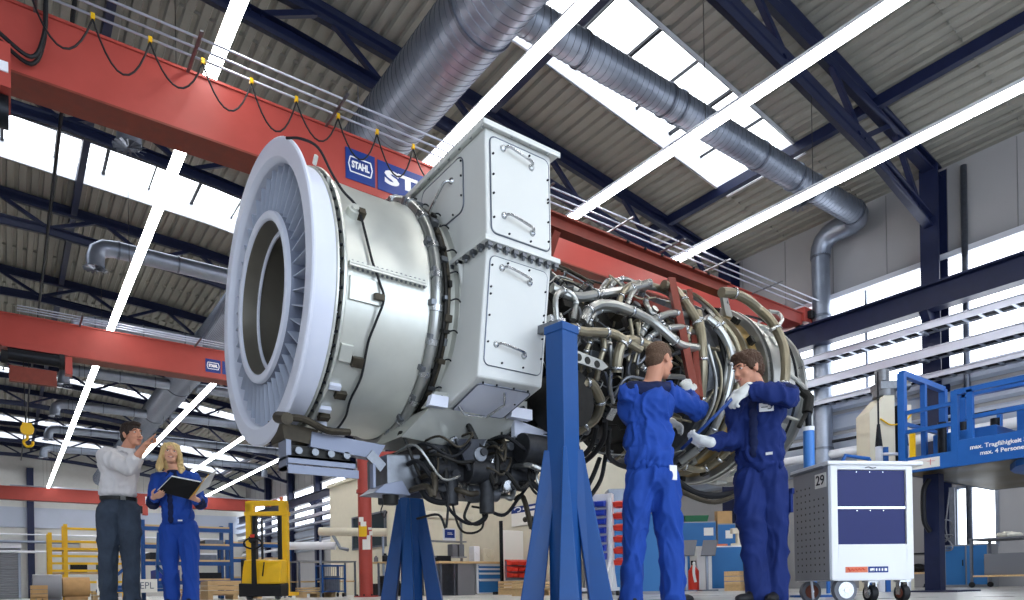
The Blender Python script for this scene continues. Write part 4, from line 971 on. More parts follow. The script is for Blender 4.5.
# mechanic facing left with a rod
J = {'neck': (-.012,0,1.485), 'shl': (-.135,.05,1.42), 'shr': (.145,-.03,1.43), 'elr': (.10,-.25,1.37), 'har': (-.165,-.24,1.42), 'ell': (-.135,.03,1.14), 'hal': (-.37,-.05,1.12), 'chest': (.004,0,1.275), 'waist': (.003,0,.985),
     'hipl': (-.08,0,.86), 'hipr': (.085,0,.86), 'knl': (-.069,-.02,.442), 'knr': (.104,0,.441), 'anl': (-.034,0,.082), 'anr': (.098,0,.08)}
FW = (-.62,-.78,0)
p = person(1.733, 4.8, 'person in dark blue overalls with chest badge, smiling down and guiding a rod')
b = MB(); at, M = head_shape(b, (-.085,-.03,1.617), (-.90,-.36,-.22), (-.12,0,1)); cap(b, at(0,-.03,-.05), J['neck'], .056, .06); cap(b, J['neck'], J['waist'], .07, .09); chain(b, [J['neck'], J['shr'], J['elr'], J['har']], [.06,.045,.036,.028]); chain(b, [J['neck'], J['shl'], J['ell'], J['hal']], [.06,.045,.036,.028])
for s in 'lr': chain(b, [J['waist'], J['hip'+s], J['kn'+s], J['an'+s]], [.09,.07,.05,.04])
body = soft(b, 'body', 'skin', p, .007, 4)
face_bits(body, at, M, 1, 'hair_brown', True)
b = MB(); b.ball(at(0,-.02,.048), (.085,.105,.086), 18, M); b.ball(at(0,-.06,-.005), (.076,.062,.075), 14, M); b.ball(at(.0,.05,.095), (.06,.05,.03), 12, M); b.ball(at(-.06,.0,.03), (.025,.05,.05), 12, M); b.ball(at(.06,.0,.03), (.025,.05,.05), 12, M)
soft(b, 'hair', 'hair_brown', p, .007, 3, .006, 40)
b = MB(); torso(b, J, FW, .185, .13); chain(b, [J['shr'], V(J['shr']).lerp(V(J['elr']),.5), J['elr'], V(J['elr']).lerp(V(J['har']),.82)], [.08,.074,.068,.05]); chain(b, [J['shl'], V(J['shl']).lerp(V(J['ell']),.5), J['ell'], V(J['ell']).lerp(V(J['hal']),.85)], [.076,.068,.062,.05])
jk = soft(b, 'jacket', 'work_dark_blue', p, .011, 4, .017, 9, 4, (1,1,.55))
Mf = frame(FW); Z = V((0,0,1)); rx = Mf @ V((1,0,0)); fw = V(FW).normalized()
def onchest(x, z, out=.0): 
    q = math.sqrt(max(0, 1-(x/.2)**2)); return V(J['chest'])*1+rx*x+fw*(.137*q+out)+V((0,0,z))
b = MB()
for i in range(7):
    z = .15-i*.065; b.ball(onchest(.0, z, -.012), (.034,.02,.045), 10, Mf)
soft(b, 'placket', 'work_navy', jk, .008, 3)
b = MB(); cap(b, V(J['neck'])+V((.02,0,-.02)), V(J['shr'])+V((-.01,-.01,.03)), .056, .06); cap(b, V(J['shr'])+V((0,0,.02)), V(J['elr'])+V((.01,0,.022)), .066, .056); b.ball(V(J['neck'])+V((0,0,-.01)), (.09,.088,.04), 16, Mf); soft(b, 'shoulder_yoke', 'work_navy', jk, .01, 4, .005, 9)
c = onchest(-.095, .045, .022); b = MB(); b.obox(c, (rx+fw*.45).normalized()*.046, (fw-rx*.45).normalized()*.004, Z*.028); bd = b.build('chest_badge', 'ink_white', jk, .003)
b = MB(); u = (rx+fw*.45).normalized(); o_ = (fw-rx*.45).normalized(); b.tube([c+o_*.0055+u*(-.016+.018*cos(q))+Z*.014*sin(q) for q in [PI*.4+i*PI*1.25/8 for i in range(9)]], .0028, 6); b.bar(c+o_*.005+u*-.008, c+o_*.005+u*.034, .003, .005); b.build('badge_mark', 'ink_black', bd)
b = MB(); b.obox(onchest(-.1,-.262,.0), rx*.022, fw*.004, Z*.009); b.build('hem_tag', 'ink_white', jk)
b = MB(); trousers(b, J, FW, .98, .1, .03); tr = soft(b, 'trousers', 'work_dark_blue', p, .011, 4, .014, 7, 5, (1,1,.5))
b = MB(); b.obox((.172,-.02,.70), (.012,.006,0), (-.02,.05,0), (0,0,.075)); b.obox((.18,-.02,.77), (.012,.008,0), (-.02,.055,0), (0,0,.02)); b.build('thigh_pocket', 'work_dark_blue', tr, .004)
for s, dd in (('anl', (-.75,-.4,0)), ('anr', (-.5,-.75,0))): shoe(p, J[s], dd)
b = MB(); hand(b, J['har'], (-.75,.12,-.55), (-.1,.5,-.6), .75, 1.08, 1, thick=1.35); b.ball(V(J['har']), (.036,.036,.036)); soft(b, 'glove', 'glove_white', p, .006, 3)
b = MB(); hand(b, J['hal'], (-.85,.3,.3), (.1,.5,.6), .6, 1.08, -1, thick=1.35); b.ball(V(J['hal']), (.036,.036,.036)); soft(b, 'glove', 'glove_white', p, .006, 3)
t0_ = view_pt(1.733-.26, 4.8-.22, 1.36); t1_ = view_pt(1.733-.50, 4.8+.02, 1.12)
mat('rod_blue', '#2b4a8c', .4)
tag(MB().tube([t0_+(t0_-t1_)*.02, t1_-(t0_-t1_)*.12], .012, 10).build('guide_rod', 'rod_blue'), 'thin blue rod held between the two gloved hands of the right mechanic', 'rod')

# man in a white shirt pointing up
J = {'neck': (.105,.0,1.53), 'shl': (-.035,-.10,1.465), 'shr': (.11,.12,1.48), 'ell': (.255,-.24,1.325), 'hal': (.415,-.24,1.53), 'elr': (-.04,.28,1.22), 'har': (-.08,.22,1.02), 'chest': (.035,0,1.345), 'waist': (.025,0,1.07),
     'hipl': (-.065,-.02,.95), 'hipr': (.115,.02,.95), 'knl': (-.075,-.02,.529), 'knr': (.123,.02,.527), 'anl': (-.078,-.02,.082), 'anr': (.126,.02,.079)}
FW = (.72,-.69,0)
p = person(-3.828, 6.72, 'person in a pale shirt and dark jeans, raising a pointing hand')
b = MB(); at, M = head_shape(b, (.178,-.02,1.685), (.90,-.42,.10), (-.1,0,1)); cap(b, at(0,-.03,-.05), J['neck'], .054, .058); cap(b, V(J['neck'])-V((.03,0,.04)), J['waist'], .05, .07); chain(b, [J['neck'], J['shl'], J['ell'], J['hal']], [.04,.04,.042,.03]); chain(b, [J['neck'], J['shr'], J['elr'], J['har']], [.04,.04,.036,.03])
hand(b, J['hal'], (.62,.05,.78), (.6,.5,-.5), .9, 1.02, 1, point=True); hand(b, J['har'], (.2,-.2,-.95), (-.3,-.9,0), .4, 1.0, 1)
for s in 'lr': chain(b, [J['waist'], J['hip'+s], J['kn'+s], J['an'+s]], [.09,.07,.05,.04])
body = soft(b, 'body', 'skin', p, .006, 3)
face_bits(body, at, M, 1, 'hair_dark')
b = MB(); b.ball(at(0,-.02,.05), (.083,.103,.085), 18, M); b.ball(at(0,-.065,-.01), (.072,.056,.07), 14, M); b.ball(at(0,.05,.095), (.06,.045,.028), 12, M)
for s in (-1, 1): b.ball(at(s*.068,.015,.02), (.014,.024,.035), 10, M)
soft(b, 'hair', 'hair_dark', p, .007, 3, .004, 50)
b = MB(); torso(b, dict(J, waist=(J['waist'][0], J['waist'][1], J['waist'][2]+.085)), FW, .18, .125, .005); e = V(J['ell']); h = V(J['hal']); chain(b, [J['shl'], V(J['shl']).lerp(e,.5), e, e.lerp(h,.30)], [.085,.078,.068,.06]); cap(b, e.lerp(h,.24), e.lerp(h,.34), .066, .066); chain(b, [J['shr'], J['elr'], V(J['elr']).lerp(V(J['har']),.35)], [.08,.066,.058]); b.ball(V(J['waist'])+V((0,0,.055)), (.172,.128,.06), 16, frame(FW))
sh = soft(b, 'shirt', 'shirt', p, .011, 4, .011, 8, 7, (1,1,.5))
b = MB(); Mf = frame(FW); b.lathe([(-.03,.075),(.055,.068),(.055,.078),(-.03,.095)], axis='z', n=24); b.v = [(J['neck'][0]-.0+x, J['neck'][1]+y, J['neck'][2]-.01+z-.25*(x*FW[0]+y*FW[1])) for x, y, z in b.v]; soft(b, 'collar', 'shirt', sh, .008, 2)
b = MB(); trousers(b, J, FW, 1.0, .088, .04); soft(b, 'jeans', 'jeans', p, .011, 4, .010, 8, 8, (1,1,.5))
b = MB(); b.lathe([(-.018,.168),(-.018,.176),(.018,.176),(.018,.168)], axis='z', n=36, closed=True); Mw = frame(FW); b.v = [tuple(V(J['waist'])+V((0,0,.0))+Mw @ V((x*.94, y*.70-.004, z))) for x, y, z in b.v]; be = b.build('belt', 'ink_black', p)
b = MB(); b.obox(V(J['waist'])+V(FW)*.122, Mw @ V((.024,0,0)), Mw @ V((0,.004,0)), (0,0,.02)); b.build('buckle', 'chrome', be)
for s, dd in (('anl', (.7,-.6,0)), ('anr', (.8,-.4,0))): shoe(p, J[s], dd)
# woman with a folder
J = {'neck': (-.03,.0,1.375), 'shl': (-.19,-.01,1.30), 'shr': (.135,.01,1.30), 'ell': (-.235,-.03,1.06), 'hal': (-.13,-.22,1.085), 'elr': (.235,-.03,1.05), 'har': (.27,-.20,1.06), 'chest': (-.028,0,1.16), 'waist': (-.006,0,.90),
     'hipl': (-.088,0,.79), 'hipr': (.10,0,.79), 'knl': (-.092,0,.432), 'knr': (.112,0,.428), 'anl': (-.081,0,.059), 'anr': (.11,0,.056)}
FW = (.12,-.99,0)
p = person(-3.341, 6.96, 'person with long blonde hair in blue overalls, smiling up over an open folder')
b = MB(); at, M = head_shape(b, (-.05,-.03,1.535), (.42,-.86,.22), (-.02,.15,1), .95); cap(b, at(0,-.03,-.05), J['neck'], .048, .052); cap(b, J['neck'], J['waist'], .06, .08); chain(b, [J['neck'], J['shr'], J['elr'], J['har']], [.055,.04,.034,.026]); chain(b, [J['neck'], J['shl'], J['ell'], J['hal']], [.055,.04,.034,.026])
hand(b, J['hal'], (.75,-.45,.12), (.25,.35,.9), .35, .95, -1); hand(b, J['har'], (-.55,-.6,.25), (-.2,.35,.9), .35, .95, 1)
for s in 'lr': chain(b, [J['waist'], J['hip'+s], J['kn'+s], J['an'+s]], [.08,.065,.045,.036])
body = soft(b, 'body', 'skin_light', p, .006, 3)
face_bits(body, at, M, .95, 'hair_blonde', True)
b = MB(); b.ball(at(0,-.034,.05), (.086,.102,.088), 18, M); b.ball(at(0,-.07,-.05), (.085,.06,.11), 16, M)
for s in (-1, 1): chain(b, [at(s*.052,.02,.09), at(s*.08,.012,.02), at(s*.094,-.005,-.08), at(s*.105,.015,-.16), at(s*.098,.05,-.21)], [.026,.022,.028,.03,.012])
soft(b, 'hair', 'hair_blonde', p, .007, 3, .007, 34, 2, (1,1,.25))
b = MB(); torso(b, J, FW, .165, .12, .01); chain(b, [J['shr'], V(J['shr']).lerp(V(J['elr']),.5), J['elr'], V(J['elr']).lerp(V(J['har']),.72)], [.07,.066,.064,.05]); chain(b, [J['shl'], V(J['shl']).lerp(V(J['ell']),.5), J['ell'], V(J['ell']).lerp(V(J['hal']),.72)], [.07,.066,.064,.05]); b.ball(V(J['chest'])+V((0,-.05,.02)), (.13,.085,.09), 14)
jk = soft(b, 'jacket', 'work_blue', p, .011, 4, .011, 9, 9, (1,1,.55))
b = MB()
for i in range(7): b.ball((J['chest'][0]+.012, -.128-(.012 if i < 4 else 0), 1.25-i*.062), (.03,.022,.045), 10)
soft(b, 'placket', 'work_navy', jk, .008, 3)
for s in ('l', 'r'):
    e = V(J['el'+s]); h = V(J['ha'+s]); b = MB(); cap(b, e.lerp(h,-.02)+V((0,-.005,-.006)), e.lerp(h,.62)+V((0,-.005,-.006)), .066, .055); soft(b, 'sleeve_panel', 'work_navy', jk, .01, 4, .004, 9)
b = MB(); b.ball(V(J['neck'])+V((0,0,-.015)), (.08,.075,.035), 16); cap(b, V(J['neck'])+V((.02,-.03,-.02)), V(J['neck'])+V((.05,-.09,-.07)), .022, .02); cap(b, V(J['neck'])+V((-.02,-.03,-.02)), V(J['neck'])+V((-.03,-.09,-.07)), .022, .02); soft(b, 'collar', 'work_navy', jk, .008, 3)
b = MB(); b.obox((.075,-.125,.865), (.02,.003,0), (0,.004,0), (0,0,.007)); b.build('hem_tag', 'ink_white', jk)
b = MB(); trousers(b, J, FW, .93, .095, .03); soft(b, 'trousers', 'work_blue', p, .011, 4, .012, 7, 10, (1,1,.5))
for s, dd in (('anl', (-.1,-1,0)), ('anr', (.2,-1,0))): shoe(p, J[s], dd)
# the folder: dark covers seen from below, sheets rising on the right
fo = thing('folder', 'open black ring folder with paper sheets held by the woman', 'folder', view_pt(-3.341, 6.96, 0), -AZ)
def slab(A, t, name, m, label=None):
    n = (V(A[1])-V(A[0])).cross(V(A[3])-V(A[0])).normalized()*t
    b = MB(); b.hull8(A, [tuple(V(p)+n) for p in A]); return b.build(name, m, fo, .001, label)
A = [(-.08,-.245,1.142),(.22,-.245,1.06),(.43,-.44,1.185),(.155,-.44,1.245)]
slab(A, .006, 'cover', 'ink_black'); slab([(x,y,z+.012) for x,y,z in A], .01, 'paper_stack', 'ink_white')
slab([(.225,-.245,1.065),(.29,-.22,1.12),(.50,-.44,1.262),(.435,-.44,1.19)], .006, 'spine', 'yellow_paint')
slab([(.25,-.25,1.09),(.36,-.20,1.17),(.585,-.44,1.315),(.45,-.44,1.21)], .004, 'paper_sheet', 'ink_white')
slab([(.26,-.22,1.09),(.38,-.16,1.19),(.57,-.40,1.33),(.46,-.42,1.22)], .004, 'paper_sheet', 'ink_white')
# ------------------------------------------------------------------ right side: trays, lift platform, trolley
mat('platform_blue', '#2561ae', .4, var=.05); mat('deck_under', '#4c3d10', .35, .4, var=.25, vscale=2)
mat('trolley_white', '#e6e7ea', .35); mat('trolley_grey', '#8a8c92', .4, .3); mat('shutter_blue', '#0f1b5c', .45)
mat('sticker_orange', '#d97a5a', .5); mat('caster_brown', '#7a3f2c', .5); mat('plastic_grey', '#6d7078', .5); mat('paper', '#eceae4', .6)
mat('cardboard', '#c09a6a', .7, var=.08); mat('bin_red', '#d43a2c', .4); mat('bin_blue', '#1f3fb8', .4); mat('cabinet_blue', '#2f6fae', .45); mat('green_plastic', '#2d6b4a', .5)
mat('bag_white', '#ddd9cc', .7)
for z, x, hh, lab in ((5.22, 15.12, .14, 'topmost'), (4.66, 15.12, .18, 'middle'), (4.24, 15.2, .1, 'lowest')):
    t = thing('cable_tray', lab+' of the three grey cable trays along the right wall below the crane beam', 'tray', (x, 0, z), 0, 'cable trays on the right wall')
    m = MB(); m.box(-.02, 0, -7, 58, 0, hh); m.box(.3, .32, -7, 58, 0, hh); m.box(-.05, 0, -7, 58, hh-.015, hh); m.build('side_rail', 'rail_steel', t)
    m = MB(); y = -7
    while y < 58: m.box(0, .3, y, y+.06, 0, .02); y += .28
    o = m.build('rung', 'galv', t); o['kind'] = 'stuff'
    m = MB()
    for k in range(3): m.tube([(.06+k*.08, -7, .04), (.06+k*.08, 58, .04)], .028, 8)
    m.build('cable', 'dark_metal', t)
    for Y in TY[:-1]: MB().box(0, .25, Y-.03, Y+.03, -.05, 0).build('bracket', 'galv', t)
tag(MB().tube([(15.55, -7, 3.12), (15.55, 58, 3.12)], .1, 16).build('wall_pipe', 'white_trim'), 'long pale pipe along the right wall behind the blue platform', 'pipe')
tag(MB().tube([(15.6, -7, 3.42), (15.6, 58, 3.42)], .035, 10).build('wall_pipe', 'dark_metal'), 'thin dark pipe along the right wall above the pale pipe', 'pipe')

# lift platform: local x = hall x, y = hall y
lp = thing('lift_platform', 'blue railed lift platform with white load lettering, right of the tool trolley', 'platform', (9.0, 0, 0))
PX1 = 2.9; Y0, Y1 = .6, 4.08
def pbar(name, pts, r=.028, par=lp, mm='platform_blue'):
    m = MB()
    for a, b in zip(pts, pts[1:]): m.bar(a, b, r*2, r*2)
    return m.build(name, mm, par)
MB().box(.02, PX1, Y0, Y1, 1.47, 1.53).build('deck', 'deck_under', lp)
fr = MB(); fr.box(0, .05, Y0, 3.47, 1.47, 1.77); fr.box(0, .05, 3.45, Y1, 1.47, 1.66); fr.box(0, PX1, Y1-.05, Y1, 1.47, 1.66); fr.box(PX1-.05, PX1, Y0, Y1, 1.47, 1.66)
fr = fr.build('skirt', 'platform_blue', lp, .004)
for body, z, s in (('max. Tragfähigkeit 500 kg', 1.665, .068), ('max. 4 Personen', 1.585, .068)):
    text_mesh('lettering', body, s, 'ink_white', fr, facing((-.003, 3.30 if 'Trag' in body else 3.20, z), (0,-1,0), (0,0,1)), .001, .0015, align='LEFT')
b = MB(); b.box(-.006, 0, 3.62, 3.98, 1.5, 1.62); o = b.build('warning_label', 'paper', fr)
b = MB()
for k in range(2): b.bar((-.008, 3.72+k*.16, 1.53), (-.008, 3.72+k*.16, 1.60), .012, .002); b.bar((-.008, 3.67+k*.16, 1.575), (-.008, 3.76+k*.16, 1.58), .01, .002)
b.build('pictogram', 'bin_red', o)
m = MB(); q = [(.75+1.35*cos(a)*.9, 1.6+1.5*sin(a)) for a in [i*2*PI/24 for i in range(24)]]; m.prism([(x, y, 1.40) for x, y in q], (0, 0, .07)); m.build('turntable', 'platform_blue', lp)
T = 2.34
pbar('corner_post', [(.03, 3.46, 1.47), (.03, 3.46, T+.02)], .035)
pbar('corner_post', [(.03, Y1-.03, 1.47), (.03, Y1-.03, 2.72)], .04)
pbar('gate_post', [(.62, Y1-.03, 1.53), (.62, Y1-.03, 2.70)], .03); pbar('gate_post', [(1.2, Y1-.03, 1.53), (1.2, Y1-.03, 2.70)], .04)
pbar('gate_rail', [(.03, Y1-.03, 2.72), (1.2, Y1-.03, 2.70)], .035); pbar('gate_rail', [(.03, Y1-.03, 2.1), (1.2, Y1-.03, 2.1)], .022)
for z in (T-.12, 1.98): pbar('side_rail', [(.03, Y1-.03, z), (.03, 3.46, z)], .022)
pbar('front_rail', [(.03, 3.46, T), (.03, Y0, T)], .03); pbar('front_rail', [(.03, 3.36, 2.02), (.03, Y0, 2.02)], .022)
for y in (3.3, 2.72, 1.9, 1.1): pbar('front_post', [(.03, y, 1.77), (.03, y, T)], .03)
pbar('back_rail', [(PX1-.05, Y1-.1, 2.62), (PX1-.05, Y0, 2.62)], .03); pbar('back_rail', [(PX1-.05, Y1-.1, 2.1), (PX1-.05, Y0, 2.1)], .022)
for y in (3.95, 3.2, 2.2, 1.2): pbar('back_post', [(PX1-.05, y, 1.53), (PX1-.05, y, 2.62)], .03)
pbar('inner_frame', [(.9, 3.7, 1.53), (.9, 3.7, 2.5), (.9, 2.9, 2.5), (.9, 2.9, 1.53)], .04)
m = MB(); m.box(.5, .95, 2.35, 3.0, 1.53, 2.15); cb = m.build('control_cabinet', 'platform_blue', lp, .01)
MB().box(.494, .5, 2.5, 2.85, 1.92, 2.08).build('data_plate', 'paper', cb)
m = MB(); m.box(.5, 1.4, 3.2, 3.9, 1.53, 1.98); m.box(1.5, 2.2, 2.4, 3.6, 1.53, 2.05); m.build('drive_box', 'platform_blue', lp, .01)
m = MB()
for (x, y) in ((.4, 3.75), (.62, 3.6), (.75, 3.3)): m.cyl((x, y, 1.53), (x, y, 2.1), .05, n=12)
m.build('hydraulic_cylinder', 'dark_metal', lp)
MB().box(-.0, .03, 3.9, 3.96, 1.66, 1.95).build('gauge', 'yellow_paint', lp)
m = MB(); m.bar((.12, 2.0, 2.3), (.35, 1.9, 2.28), .05); m.ball((.1, 2.02, 2.3), .05, 10); m.build('joystick', 'black_rubber', lp)
m = MB(); m.box(.35, .5, 3.78, 3.96, .02, 1.47); m.build('lift_mast', 'navy_steel', lp); MB().box(.1, .8, 3.5, 4.05, 0, .02).build('mast_foot', 'navy_steel', lp)
m = MB(); m.box(2.2, 2.4, 1.2, 1.5, .02, 1.47); m.build('lift_mast', 'navy_steel', lp); MB().box(2.0, 2.6, 1.0, 1.7, 0, .02).build('mast_foot', 'navy_steel', lp)
m = MB(); m.tube(spline([(.3, 3.87, 1.4), (.22, 3.9, 1.25), (.22, 3.9, .9), (.3, 3.87, .75)], 5), .03, 8); m.build('hose', 'black_rubber', lp)
# machine pillar left of the platform
mp = thing('machine_pillar', 'cream machine pillar with grey motor head left of the blue platform', 'machine', (10.62, 5.12, 0), -AZ)
b = MB(); b.prism([(-.2,-.15,0),(.18,-.15,0),(.18,-.15,2.9),(.02,-.15,2.9),(-.2,-.15,2.66)], (0,.4,0)); b.build('pillar', 'cream_paint', mp, .008)
b = MB(); b.box(.22,.3,-.16,.2,0,2.75); b.build('guide_rail', 'core_dark', mp); b = MB(); b.box(.32,.42,-.16,.2,0,2.75); b.build('pillar_wing', 'cream_paint', mp, .006)
b = MB(); b.cyl((.1,0,2.9),(.1,0,3.0),.16,n=20); b.box(-.02,.3,-.14,.16,3.0,3.12); b.cyl((.05,-.05,3.12),(.05,-.05,3.3),.1,n=18); b.cyl((.25,-.1,3.05),(.42,-.1,3.05),.07,n=14); b.build('motor_head', 'grey_metal', mp, .006)
b = MB(); b.tube(spline([(-.05,-.17,2.55),(.1,-.19,2.45),(.3,-.19,2.5),(.42,-.17,2.62)],4),.012,6); b.build('cable', 'yellow_paint', mp)
ba = thing('barrier_frame', 'white barrier with black upper posts standing left of the blue platform', 'barrier', (9.62, 4.47, 0), -AZ)
for x in (-.16, .19):
    b = MB(); b.cyl((x,0,0),(x,0,1.95),.045,n=14); q_ = b.build('post', 'white_paint', ba)
    b = MB(); b.cyl((x,0,1.95),(x,0,2.25),.048,.02,n=14); b.cyl((x,0,2.25),(x,0,2.95),.012,n=8); b.build('rod', 'dark_metal', q_)
for z in (.5,1.0,1.6,1.85):
    b = MB(); b.cyl((-.16,0,z),(.19,0,z),.02,n=10); b.build('rail', 'white_paint', ba)
b = MB(); b.box(-.08,-.02,.02,.05,0,1.95); b.build('backing_strip', 'platform_blue', ba)
st_ = thing('stair_rail', 'bent blue handrail behind the tool trolley', 'railing', (8.6, 4.6, 0), -AZ)
b = MB(); b.tube([(-.2,0,0),(-.2,0,1.35),(.05,0,1.75),(.35,0,1.7)],.025,10); b.build('handrail', 'platform_blue', st_)
b = MB(); b.tube([(.35,0,0),(.35,0,1.7)],.025,10); b.build('post', 'platform_blue', st_)

# tool trolley, local x right along its front, y to its back
tr = thing('tool_trolley', 'white tool trolley with dark blue roll shutters, number 29 and perforated grey side', 'trolley', (4.576, 2.53, 0), -AZ+math.radians(8))
W_, D_, ZB, ZT = .62, .44, .155, .945
b = MB(); b.box(.0,.05,0,.03,ZB,ZT); b.box(W_-.05,W_,0,.03,ZB,ZT); b.box(.05,W_-.05,0,.03,ZB,.40); b.box(.05,W_-.05,0,.03,.915,ZT); b.box(0,W_,.03,D_,ZB,ZB+.03); b.box(0,W_,D_-.02,D_,ZB,ZT); b.box(W_-.02,W_,.03,D_,ZB,ZT)
body = b.build('body', 'trolley_white', tr, .006)
MB().box(-.018,0,.0,D_,ZB,ZT).build('side_panel', 'trolley_grey', tr, .004); sp_ = tr.children[-1]
b = MB()
for i in range(7):
    for k in range(14):
        y = .06+i*.055; z = .22+k*.046
        if not (y < .2 and z > .76): b.add([(-.0185,y-.006,z-.006),(-.0185,y+.006,z-.006),(-.0185,y+.006,z+.006),(-.0185,y-.006,z+.006),(-.016,y-.006,z-.006),(-.016,y+.006,z-.006),(-.016,y+.006,z+.006),(-.016,y-.006,z+.006)], [(0,1,2,3),(4,7,6,5),(0,4,5,1),(1,5,6,2),(2,6,7,3),(3,7,4,0)])
b.build('perforation', 'ink_black', sp_, kind='stuff')
b = MB(); b.box(-.03,W_+.07,-.02,D_+.02,ZT,ZT+.028); b.build('top_board', 'trolley_white', tr, .008)
b = MB(); b.box(-.035,W_+.0,D_*.0+.05,D_+.02,ZT-.012,ZT+.004); b.build('rubber_edge', 'plastic_grey', tr, .004)
for z0, z1 in ((.66, .912), (.40, .645)):
    b = MB(); b.box(.055,W_-.055,.012,.024,z0,z1); s_ = b.build('roll_shutter', 'shutter_blue', tr)
    b = MB()
    for k in range(3): b.cyl((.2+k*.1,.012,z1-.012),(.2+k*.1,.008,z1-.012),.004,n=8)
    b.build('rivet', 'chrome', s_)
MB().box(.055,W_-.055,.006,.02,.645,.66).build('shutter_handle', 'chrome', tr)
b = MB(); b.tube(spline([(.26,-.003,.928),(.285,-.006,.933),(.31,-.003,.926),(.34,-.003,.93)],4),.003,6); b.build('lock', 'ink_black', tr)
b = MB(); b.box(-.0225,-.018,.02,.15,.80,.90); nb = b.build('number_plate', 'paper', tr)
text_mesh('number', '29', .095, 'ink_black', nb, facing((-.0235,.086,.85),(0,-1,0),(0,0,1)), .001, .001, width=.1)
b = MB(); b.box(.10,.265,-.003,0,.205,.245); o = b.build('sticker', 'sticker_orange', tr)
b = MB(); b.tube([(.115+.13*t/24, -.004, .222+.009*sin(t*1.3)*(1.6 if t < 4 else .8)+.0003*t) for t in range(25)], .0028, 6); b.build('script_mark', 'bin_red', o)
b = MB(); b.box(.27,.42,-.003,0,.203,.245); o = b.build('sticker', 'sign_blue', tr)
b = MB()
for k, w_ in enumerate((.022,.012,.010,.010,.010,.018)): x = .282+k*.022; b.box(x,x+w_,-.0045,-.003,.214,.232)
b.build('block_mark', 'ink_white', o)
def caster(x, y, rr, mm, lab=None, swivel=0):
    b = MB(); b.cyl((x-.022,y,rr),(x+.022,y,rr),rr,n=22); w_ = b.build('caster', 'plastic_grey' if rr > .06 else 'black_rubber', tr)
    b = MB(); b.cyl((x-.025,y,rr),(x+.025,y,rr),rr*.62,n=18); b.build('wheel_hub', mm, w_)
    b = MB(); b.box(x-.034,x-.026,y-.02,y+.02,rr*.8,ZB); b.box(x+.026,x+.034,y-.02,y+.02,rr*.8,ZB); b.box(x-.04,x+.04,y-.035,y+.035,ZB-.02,ZB); b.build('fork', 'steel', w_)
def rcaster(x, y, rr, mm):
    b = MB(); b.cyl((x,y-.02,rr),(x,y+.02,rr),rr,n=24); w_ = b.build('caster', 'plastic_grey', tr)
    b = MB(); b.cyl((x,y-.026,rr),(x,y+.026,rr),rr*.68,n=20); b.build('wheel_hub', mm, w_)
    b = MB(); b.cyl((x,y-.032,rr),(x,y+.032,rr),rr*.16,n=10); b.box(x-.012,x+.012,y+.026,y+.034,rr*.9,ZB); b.build('axle', 'chrome', w_)
rcaster(.12,.05,.085,'steel'); rcaster(.05,.35,.075,'caster_brown'); caster(W_-.25,.12,.058,'steel'); caster(W_-.05,.06,.058,'caster_brown'); caster(W_-.06,.38,.058,'steel')
b = MB(); b.bar((.0,.25,.16),(-.02,.2,.02),.012,.03); b.build('brake_lever', 'white_trim', tr)

# under the platform, along the wall
def table(x, y, w, d, h, lab, rz=0, top='plastic_grey', frame_m='galv_dark', casters=True, shelf=None):
    t = thing('work_table', lab, 'table', (x, y, 0), rz)
    MB().box(0,w,0,d,h-.03,h).build('table_top', top, t, .003)
    for xx in (.03,w-.03):
        for yy in (.03,d-.03): MB().box(xx-.02,xx+.02,yy-.02,yy+.02,.1 if casters else 0,h-.03).build('leg', frame_m, t)
    if casters:
        for xx in (.03,w-.03):
            for yy in (.03,d-.03):
                b = MB(); b.cyl((xx-.015,yy,.05),(xx+.015,yy,.05),.05,n=16); b.box(xx-.02,xx+.02,yy-.02,yy+.02,.06,.1); b.build('caster', 'black_rubber', t)
    if shelf: MB().box(.02,w-.02,.02,d-.02,shelf-.03,shelf).build('shelf', 'wood', t)
    return t
table(14.05, 4.2, .9, 1.0, .88, 'grey rolling work table with wooden lower shelf under the blue platform', 0, shelf=.22)
tag(soft((lambda b: ([b.ball((14.4+.13*i, 4.75-.02*i, .93+.01*(i % 2)), (.12,.14,.05), 12) for i in range(3)], b)[1])(MB()), 'cloth_bundle', 'bag_white', None, .012, 3, .015, 12), 'white crumpled cloth bundle lying on the grey rolling table', 'cloth')
tag(MB().box(14.15,14.75,4.35,5.0,.222,.6).build('tote_box', 'plastic_grey', None, .01), 'grey tote box on the lower shelf of the rolling table', 'box')
def cabinet(x, y, w, d, h, lab, rz=0, m='cabinet_blue', drawers=0, doors=1, body='trolley_grey', papers=()):
    c = thing('cabinet', lab, 'cabinet', (x, y, 0), rz)
    MB().box(0,w,0,d,0,h).build('body', body, c, .004)
    if drawers:
        z = .06; hs = [2.2,1.4,1,1][:drawers]; tot = sum(hs)
        for q in hs:
            hh = (h-.1)*q/tot; o = MB().box(.02,w-.02,-.015,0,z,z+hh-.02).build('drawer', m, c, .003)
            MB().box(.03,w-.03,-.03,-.015,z+hh-.05,z+hh-.03).build('handle', 'white_trim', o); z += hh
    else:
        for k in range(doors):
            a = w*k/doors; o = MB().box(a+.015,a+w/doors-.015,-.015,0,.05,h-.03).build('door', m, c, .003)
            MB().box(a+w/doors-.06,a+w/doors-.045,-.03,-.015,h*.5,h*.5+.12).build('handle', 'dark_metal', o)
    for (xx, zz, ww, hh) in papers: MB().box(xx,xx+ww,-.02,-.0155,zz,zz+hh).build('paper', 'paper', c)
    return c
cabinet(15.2, 6.05, .75, .5, .84, 'low blue cabinet standing by the wall behind the rolling table', -PI/2, doors=2)
table(13.7, 5.75, .5, .7, .66, 'small dark table with wooden shelf beside the platform mast', 0, 'dark_metal', shelf=.3)
